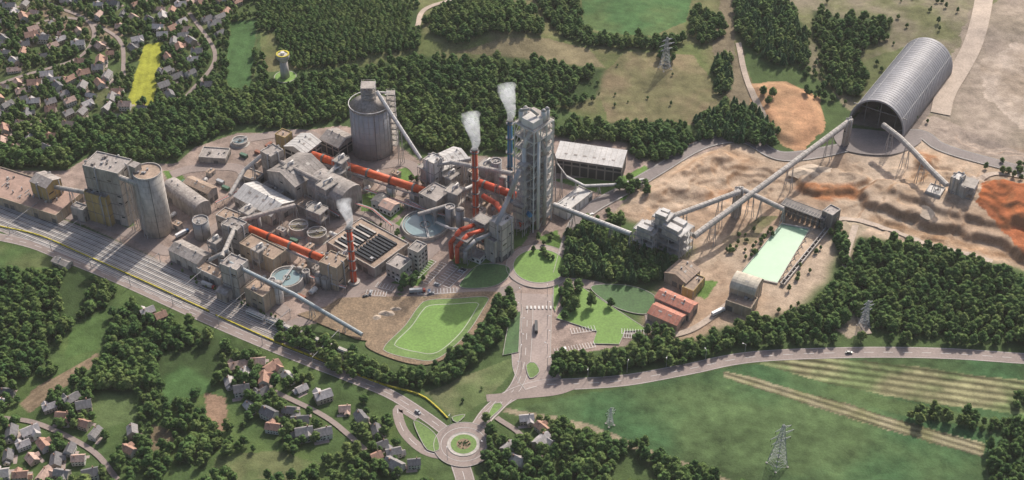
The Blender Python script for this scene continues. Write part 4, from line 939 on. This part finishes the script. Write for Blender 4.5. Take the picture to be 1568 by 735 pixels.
# ------------------------------------------------------------------ trees
TC=bpy.data.collections.new('TreeSpecies'); CC=bpy.data.collections.new('ConiferSpecies')
def ico():
    bm=bmesh.new(); bmesh.ops.create_icosphere(bm,subdivisions=2,radius=1); v=[tuple(p.co) for p in bm.verts]; f=[tuple(q.index for q in p.verts) for p in bm.faces]; bm.free(); return np.array(v),f
IV,IF=ico()
def tree(idx,kind,coll):
    rg=np.random.default_rng(idx+5); vs=[];fs=[];mi=[];ti=[]
    def add(v,f,m,t):
        b=len(vs); vs.extend(map(tuple,v))
        for q in f: fs.append(tuple(b+i for i in q)); mi.append(m)
        ti.extend(t if hasattr(t,'__len__') else [t]*len(v))
    def limb(p,q,r0,r1):
        t=MB(); t.tube(p,q,r0,'bark',6,r2=r1); add(t.v,t.f,0,.5)
    Ht=rg.uniform(7.5,10); cr=rg.uniform(2.3,3.2)
    if kind=='b':
        limb((0,0,-.6),(0,0,Ht*.75),.28,.1)
        cl=[]
        for k in range(14):
            a=k*2.4+rg.uniform(-.4,.4); t=(k+.5)/14; z=Ht*(.28+.68*t); prof=math.sin(math.pi*min(1,.22+t*.8))**.8; q=cr*.72*prof*rg.uniform(.5,1)
            cl.append((q*math.cos(a),q*math.sin(a),z,rg.uniform(.28,.44)*cr*(.75+.4*prof)))
        for c in cl[:8]: limb((0,0,max(1.2,c[2]*.55)),c[:3],.12,.04)
        for (x,y,z,r) in cl:
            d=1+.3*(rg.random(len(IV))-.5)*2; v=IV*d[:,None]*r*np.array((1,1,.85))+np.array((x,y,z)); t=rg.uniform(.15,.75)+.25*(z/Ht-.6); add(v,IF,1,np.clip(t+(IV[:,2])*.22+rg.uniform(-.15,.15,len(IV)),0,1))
        for k in range(460):
            c=cl[rg.integers(len(cl))]; n=rg.normal(size=3); n/=np.linalg.norm(n); p=np.array(c[:3])+n*c[3]*rg.uniform(.95,1.4); s=rg.uniform(.16,.32)
            a=np.cross(n,rg.normal(size=3)); a/=np.linalg.norm(a); b=np.cross(n,a); tl=n*.4*s
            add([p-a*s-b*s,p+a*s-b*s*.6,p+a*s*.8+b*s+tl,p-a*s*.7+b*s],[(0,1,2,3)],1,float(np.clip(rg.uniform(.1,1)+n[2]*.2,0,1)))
    else:
        Ht*=1.2; limb((0,0,-.6),(0,0,Ht*.9),.25,.06)
        for k in range(9):
            t=k/9; z=Ht*(.14+.78*t); r=(cr*.85)*(1-t)**.85+.35; n=14; dz=Ht*.15
            pts=[(0,0,z+dz)]; tt=[.9]
            for j in range(n):
                a=2*math.pi*j/n+k; q=r*(1 if j%2 else .62)*rg.uniform(.8,1.15); pts.append((q*math.cos(a),q*math.sin(a),z-.25*r+rg.uniform(-.2,.2))); tt.append(rg.uniform(.2,.75))
            add(pts,[(0,1+j,1+(j+1)%n) for j in range(n)],1,tt)
        for k in range(180):
            t=rg.random()**1.3; z=Ht*(.1+.8*t); r=cr*.85*(1-t)+.3; a=rg.uniform(0,6.28); p=np.array((r*math.cos(a)*rg.uniform(.7,1.1),r*math.sin(a)*rg.uniform(.7,1.1),z)); s=rg.uniform(.15,.3); d=np.array((math.cos(a),math.sin(a),-.4)); e=np.array((-math.sin(a),math.cos(a),0))
            add([p-e*s,p+d*s*2-e*s*.3,p+d*s*2+e*s*.3,p+e*s],[(0,1,2,3)],1,rg.uniform(.1,1))
    me=bpy.data.meshes.new('tree_%s%d'%(kind,idx)); me.from_pydata(vs,[],fs); me.materials.append(M['bark']); me.materials.append(M['leaf' if kind=='b' else 'needle'])
    me.polygons.foreach_set('material_index',mi); at=me.attributes.new('tint','FLOAT','POINT'); at.data.foreach_set('value',np.array(ti,dtype=np.float32)); me.update()
    o=bpy.data.objects.new('tree_%s%d'%(kind,idx),me); coll.objects.link(o); return me
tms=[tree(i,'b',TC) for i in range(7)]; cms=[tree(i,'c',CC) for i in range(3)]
for i in range(3): CC.objects.link(TC.objects[i])
def gn(coll):
    ng=bpy.data.node_groups.new('scatter','GeometryNodeTree'); ng.interface.new_socket('Geometry',in_out='INPUT',socket_type='NodeSocketGeometry'); ng.interface.new_socket('Geometry',in_out='OUTPUT',socket_type='NodeSocketGeometry')
    N=ng.nodes; L=ng.links; gi=N.new('NodeGroupInput'); go=N.new('NodeGroupOutput'); iop=N.new('GeometryNodeInstanceOnPoints'); ci=N.new('GeometryNodeCollectionInfo')
    ci.inputs['Collection'].default_value=coll; ci.inputs['Separate Children'].default_value=True; ci.inputs['Reset Children'].default_value=True
    iop.inputs['Pick Instance'].default_value=True
    L.new(gi.outputs[0],iop.inputs['Points']); L.new(ci.outputs[0],iop.inputs['Instance'])
    for nm,sk in (('rot','Rotation'),('scl','Scale')):
        a=N.new('GeometryNodeInputNamedAttribute'); a.data_type='FLOAT_VECTOR'; a.inputs['Name'].default_value=nm; L.new([o for o in a.outputs if o.enabled][0],iop.inputs[sk])
    L.new(iop.outputs[0],go.inputs[0]); return ng
GT=gn(TC); GC=gn(CC)
FP=[]; NT=[0]
def forest(name,poly,sp=4.4,prob=1.0,kind='b',s=(.65,1.25),usebl=True,floor=True,clump=0,rows=None,warp=9):
    P=W([(u,v+4) for u,v in poly]); xa=min(p[0] for p in P);xb=max(p[0] for p in P);ya=min(p[1] for p in P);yb=max(p[1] for p in P)
    gx,gy=np.meshgrid(np.arange(xa,xb,sp),np.arange(ya,yb,sp)); gx=gx.ravel();gy=gy.ravel(); rg=np.random.default_rng(int(abs(xa)*7+len(FP)+NT[0]))
    jj=.2 if rows else .5
    gx=gx+rg.uniform(-jj,jj,gx.shape)*sp; gy=gy+rg.uniform(-jj,jj,gy.shape)*sp
    w=fbm(18,31,3,gx,gy)-.5; k=pip(P,gx+w*warp,gy+w*warp)&(rg.random(gx.shape)<prob)
    if clump: k&=(fbm(clump,63,3,gx,gy)>.5-(prob-.5)*.24)
    ii=np.clip(((gx-xs[0])/ST).astype(int),0,NX-1); jx=np.clip(((gy-ys[0])/ST).astype(int),0,NY-1)
    if usebl: k&=~BL[jx,ii]
    gx=gx[k];gy=gy[k]
    if len(HA) and len(gx):
        keep=np.ones(len(gx),bool)
        for hx,hy in HA: keep&=((gx-hx)**2+(gy-hy)**2)>4.9**2
        gx=gx[keep];gy=gy[keep]
    n=len(gx); NT[0]+=n
    if n==0: return
    co=np.array([(x,y,H(x,y)) for x,y in zip(gx,gy)],dtype=np.float32)
    me=bpy.data.meshes.new(name); me.vertices.add(n); me.vertices.foreach_set('co',co.ravel())
    a=me.attributes.new('rot','FLOAT_VECTOR','POINT'); r=np.zeros((n,3),np.float32); r[:,2]=rg.uniform(0,6.28,n); r[:,:2]=rg.uniform(-.06,.06,(n,2)); a.data.foreach_set('vector',r.ravel())
    a=me.attributes.new('scl','FLOAT_VECTOR','POINT'); b=rg.uniform(*s,n)*(.8+.4*fbm(30,8,3,gx,gy)); q=np.stack([b*rg.uniform(.9,1.2,n),b*rg.uniform(.9,1.2,n),b*rg.uniform(.75,1.05,n)],1).astype(np.float32); a.data.foreach_set('vector',q.ravel())
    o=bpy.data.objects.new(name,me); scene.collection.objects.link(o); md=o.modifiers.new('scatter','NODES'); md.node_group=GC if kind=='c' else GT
    if floor and prob>=.85: FP.append(poly)
F1a=[(-60,225),(0,212),(60,185),(130,190),(200,180),(290,148),(350,140),(430,130),(520,112),(600,98),(640,92),(700,98),(760,92),(830,98),(925,108),(918,148),(880,160),(830,166),(850,180),(850,205),(790,225),(785,232),(720,228),(650,232),(625,212),(600,185),(590,165),(545,160),(535,182),(520,186),(430,196),(370,190),(300,218),(270,244),(210,246),(140,232),(100,256),(60,256),(-60,252)]
forest('forest',F1a,4.6,.93)
forest('forest',[(850,203),(872,186),(940,188),(1000,186),(1050,193),(1062,210),(1045,238),(1000,250),(962,236),(957,218),(850,211)],4.5,.93,usebl=False)
forest('forest_plantation',[(395,-15),(520,-15),(640,8),(648,58),(638,82),(560,92),(480,105),(430,98),(425,60),(395,40)],4.7,rows=1,s=(.65,.9))
forest('forest',[(672,8),(760,-5),(810,18),(835,42),(828,60),(760,68),(690,80),(662,66),(657,40)],4.5,.92)
forest('forest',[(810,-15),(880,-15),(890,10),(885,40),(930,55),(1000,60),(1050,65),(1000,78),(900,72),(860,60),(830,20)],4.6,.88)
forest('forest',[(1125,-20),(1190,-20),(1238,58),(1236,103),(1180,103),(1140,74),(1125,50)],4.4,.95,kind='c')
forest('forest',[(1245,18),(1290,33),(1365,33),(1360,60),(1310,80),(1325,120),(1318,150),(1290,145),(1262,110),(1245,60)],4.8,.86,usebl=False)
forest('forest',[(1068,180),(1110,160),(1150,163),(1192,203),(1192,226),(1140,218),(1070,210)],4.4,usebl=False,kind='c')
forest('grove',[(1095,92),(1122,88),(1118,135),(1100,142),(1090,130)],4,usebl=False,kind='c'); forest('grove',[(1060,15),(1105,25),(1112,50),(1080,70),(1050,55)],4.5,.8,usebl=False)
forest('grove',[(1160,145),(1185,150),(1180,170),(1165,165)],4.5,.7,usebl=False); forest('grove',[(1010,72),(1040,65),(1030,100),(1012,95)],5,.5,usebl=False)
forest('spruce_plantation',[(870,352),(902,345),(960,365),(1012,383),(1035,402),(1003,432),(930,430),(866,416)],3.8,kind='c',usebl=False,s=(.85,1.15))
forest('hedgerow_trees',[(425,500),(520,537),(590,562),(640,567),(695,545),(750,490),(762,455),(785,442),(795,470),(770,520),(700,577),(640,598),(580,585),(500,558),(420,520)],4.2,.96,usebl=False)
forest('hedgerow_trees',[(850,548),(940,543),(1000,530),(1060,524),(1110,505),(1165,490),(1230,478),(1268,440),(1288,400),(1270,352),(1285,348),(1298,380),(1300,480),(1290,503),(1200,518),(1110,533),(1040,556),(940,570),(850,574)],4.2,.96,usebl=False)
forest('forest',[(1310,365),(1400,375),(1480,393),(1600,432),(1600,520),(1420,512),(1340,505),(1305,470),(1302,410)],4.3,.95,usebl=False)
forest('hedgerow_trees',[(1110,520),(1300,512),(1420,520),(1600,522),(1600,540),(1420,533),(1300,528),(1110,536)],4.6,.75)
forest('riverbank_shrubs',[(1108,372),(1165,332),(1175,345),(1120,385)],4.5,.4,usebl=False,s=(.3,.6)); forest('riverbank_shrubs',[(1180,485),(1225,400),(1250,370),(1262,372),(1220,470),(1195,495)],5,.5,usebl=False,s=(.35,.6)); forest('riverbank_shrubs',[(1135,385),(1185,345),(1195,350),(1145,400)],4,.5,usebl=False,s=(.35,.7))
forest('forest',[(-60,410),(60,418),(100,408),(150,425),(175,450),(165,470),(110,500),(70,560),(-60,600)],4.6,.88)
forest('forest',[(170,480),(200,470),(300,505),(350,520),(400,545),(425,575),(330,590),(280,560),(230,590),(190,605),(130,595),(155,545)],4.6,.86)
forest('grove',[(90,395),(170,420),(280,470),(430,540),(520,590),(600,620),(560,650),(440,560),(300,505),(170,450)],5.0,.65,clump=25)
forest('village_trees',[(-60,560),(160,560),(330,560),(430,545),(600,625),(650,680),(670,780),(-60,780)],4.4,.84,clump=26,s=(.55,1.15)); forest('orchard',[(180,480),(240,500),(225,560),(160,590),(150,540)],5,.7,s=(.5,.7))
forest('village_trees',[(745,640),(800,632),(900,662),(1000,694),(1150,745),(1120,780),(740,780)],4.5,.84,usebl=False,clump=35); forest('hedgerow_trees',[(800,634),(905,660),(1000,690),(1140,742),(1110,750),(980,705),(890,680),(795,650)],4.3,.84,usebl=False)
forest('hedgerow_trees',[(1392,618),(1480,630),(1600,655),(1600,680),(1480,655),(1395,640)],4.4,.84,usebl=False); forest('hedgerow_trees',[(1510,680),(1600,670),(1600,780),(1490,780)],4.5,.7,usebl=False); forest('hedgerow_trees',[(1540,600),(1600,605),(1600,625),(1545,620)],4.5,.84,usebl=False)
forest('village_trees',[(-60,-20),(395,-20),(395,40),(420,135),(290,150),(200,182),(60,190),(-60,220)],4.5,.84,clump=14,s=(.55,1.05))
forest('garden_trees',[(-60,-20),(395,-20),(395,40),(340,130),(290,150),(200,182),(60,190),(-60,220)],6.5,.5,s=(.4,.8))
forest('roadside_trees',[(965,520),(1010,500),(1030,510),(1000,545)],5,.5,usebl=False); forest('roadside_trees',[(850,445),(885,430),(880,480),(865,490)],4.5,.6,usebl=False,s=(.8,1.2)); forest('roadside_trees',[(862,345),(940,320),(960,345),(900,350)],4.5,.55,usebl=False); forest('roadside_trees',[(940,280),(1000,255),(990,285),(960,305)],5,.45,usebl=False)
forest('plant_trees',[(630,265),(655,262),(650,290),(625,290)],5,.4,usebl=False,s=(.5,.8)); forest('plant_trees',[(545,335),(620,340),(615,375),(560,350)],5,.25,usebl=False,s=(.4,.7)); forest('plant_trees',[(600,430),(640,400),(650,430),(620,450)],5,.4,usebl=False,s=(.5,.8)); forest('plant_trees',[(780,345),(860,350),(850,400),(825,385),(790,385),(760,410)],5,.3,usebl=False,s=(.5,.8)); forest('plant_trees',[(245,262),(290,270),(290,290),(250,285)],5,.3,usebl=False,s=(.5,.8)); forest('hedge',[(260,400),(430,486),(440,500),(262,410)],3,.5,usebl=False,s=(.25,.4))
forest('quarry_shrubs',[(1500,235),(1600,255),(1600,290),(1500,262)],5,.35,usebl=False,s=(.4,.8)); forest('quarry_shrubs',[(1215,100),(1260,110),(1280,150),(1240,150)],5,.5,usebl=False,s=(.5,.9))
forest('field_shrubs',[(680,100),(1100,100),(1130,200),(930,190),(840,160)],9,.12,usebl=False,s=(.3,.6),floor=False); forest('field_shrubs',[(1190,0),(1480,0),(1420,190),(1280,160)],9,.2,usebl=True,s=(.3,.7),floor=False); forest('field_shrubs',[(650,600),(790,560),(745,610),(700,640)],6,.12,usebl=False,s=(.3,.55),floor=False)
print('TREES',NT[0])
for u,v in ((872,450),(868,462),(880,475),(862,425),(905,470),(1020,520),(1016,512),(620,440),(632,436),(905,725),(935,470),(990,300),(975,292)): put('broadleaf_tree',random.choice(tms),*S(u,v),U(0,6),s=U(.9,1.4),z=0)
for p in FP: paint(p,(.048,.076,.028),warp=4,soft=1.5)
# ------------------------------------------------------------------ ground sheet
ext=[20,45,90,160,280,450,800,1500,3000,6000]
fx=np.concatenate([[xs[0]-e for e in ext[::-1]],xs,[xs[-1]+e for e in ext]]); fy=np.concatenate([[ys[0]-e for e in ext[::-1]],ys,[ys[-1]+e for e in ext]])
GX,GY=np.meshgrid(fx,fy); e=len(ext); GZ=np.pad(HZ,e,mode='edge'); GZ[:e]*=0;GZ[-e:]*=.3;GZ[:,:e]*=.3;GZ[:,-e:]*=.3
GCc=basecol(fbm(90,5,4,GX,GY)[...,None]); GCc[e:-e,e:-e]=C
ny,nx=GX.shape; co=np.stack([GX,GY,GZ],-1).reshape(-1,3).astype(np.float32)
idx=np.arange(ny*nx).reshape(ny,nx); q=np.stack([idx[:-1,:-1],idx[:-1,1:],idx[1:,1:],idx[1:,:-1]],-1).reshape(-1,4)
me=bpy.data.meshes.new('ground'); me.vertices.add(len(co)); me.vertices.foreach_set('co',co.ravel()); me.loops.add(q.size); me.loops.foreach_set('vertex_index',q.ravel().astype(np.int32)); me.polygons.add(len(q)); me.polygons.foreach_set('loop_start',np.arange(0,q.size,4,dtype=np.int32)); me.polygons.foreach_set('loop_total',np.full(len(q),4,dtype=np.int32)); me.polygons.foreach_set('use_smooth',np.ones(len(q),bool)); me.update()
at=me.attributes.new('lc','FLOAT_COLOR','POINT'); cc=np.ones((len(co),4),np.float32); cc[:,:3]=np.clip(GCc.reshape(-1,3),.005,.9); at.data.foreach_set('color',cc.ravel())
m,nt,b=nodes('ground'); L=nt.links; a=nt.nodes.new('ShaderNodeAttribute'); a.attribute_name='lc'; tc=nt.nodes.new('ShaderNodeTexCoord')
n1=nt.nodes.new('ShaderNodeTexNoise'); n1.inputs['Scale'].default_value=.7; n1.inputs['Detail'].default_value=6; n1.inputs['Roughness'].default_value=.7; n2_=nt.nodes.new('ShaderNodeTexNoise'); n2_.inputs['Scale'].default_value=.12; n2_.inputs['Detail'].default_value=7
for n in (n1,n2_): L.new(tc.outputs['Object'],n.inputs['Vector'])
ad=nt.nodes.new('ShaderNodeMath'); ad.operation='ADD'; L.new(n1.outputs[0],ad.inputs[0]); L.new(n2_.outputs[0],ad.inputs[1]); r=nt.nodes.new('ShaderNodeMapRange'); r.inputs[1].default_value=.65;r.inputs[2].default_value=1.35;r.inputs[3].default_value=.6;r.inputs[4].default_value=1.4; L.new(ad.outputs[0],r.inputs[0])
s=nt.nodes.new('ShaderNodeVectorMath'); s.operation='SCALE'; L.new(a.outputs['Color'],s.inputs[0]); L.new(r.outputs[0],s.inputs['Scale']); L.new(s.outputs[0],b.inputs['Base Color']); b.inputs['Roughness'].default_value=.95; b.inputs['Specular IOR Level'].default_value=.1
bp=nt.nodes.new('ShaderNodeBump'); bp.inputs['Strength'].default_value=.6; bp.inputs['Distance'].default_value=.6; L.new(ad.outputs[0],bp.inputs['Height']); L.new(bp.outputs[0],b.inputs['Normal'])
me.materials.append(m); o=bpy.data.objects.new('ground',me); scene.collection.objects.link(o)
# ------------------------------------------------------------------ summer haze: thin homogeneous air layer over the whole valley
m=bpy.data.materials.new('haze'); m.use_nodes=True; nt=m.node_tree; nt.nodes.clear(); o=nt.nodes.new('ShaderNodeOutputMaterial'); v=nt.nodes.new('ShaderNodeVolumeScatter'); v.inputs['Density'].default_value=.00006; v.inputs['Color'].default_value=(.97,.96,.94,1); v.inputs['Anisotropy'].default_value=.1; nt.links.new(v.outputs[0],o.inputs['Volume'])
M['haze']=m; mb=MB(); f=FX(0,0,0); mb.box(f,-7000,7000,-7000,7000,-3,350,'haze'); mb.obj('atmosphere_haze')
# ------------------------------------------------------------------ light & camera
EL=math.radians(39); AZ=math.atan2(.45,.9)
sd=Vector((math.sin(AZ)*math.cos(EL),math.cos(AZ)*math.cos(EL),math.sin(EL)))
sun=bpy.data.lights.new('sun','SUN'); sun.energy=4.5; sun.angle=math.radians(.8); sun.color=(1,.92,.82); so=bpy.data.objects.new('sun',sun); so.rotation_euler=(-sd).to_track_quat('-Z','Y').to_euler(); scene.collection.objects.link(so)
w=bpy.data.worlds.new('World'); scene.world=w; w.use_nodes=True; nt=w.node_tree; sk=nt.nodes.new('ShaderNodeTexSky'); sk.sky_type='NISHITA'; sk.sun_disc=False; sk.sun_elevation=EL; sk.sun_rotation=AZ; sk.dust_density=4; sk.air_density=.8
bg=nt.nodes['Background']; bg.inputs[1].default_value=.15; nt.links.new(sk.outputs[0],bg.inputs[0])
scene.view_settings.view_transform='Standard'; scene.view_settings.look='None'; scene.view_settings.exposure=0
cam=bpy.data.cameras.new('camera'); cam.lens=50; cam.sensor_width=36; cam.clip_end=20000; cam.clip_start=1; co_=bpy.data.objects.new('camera',cam); co_.location=(0,CY,CH); co_.rotation_euler=(math.pi/2-PIT,0,0); scene.collection.objects.link(co_); scene.camera=co_
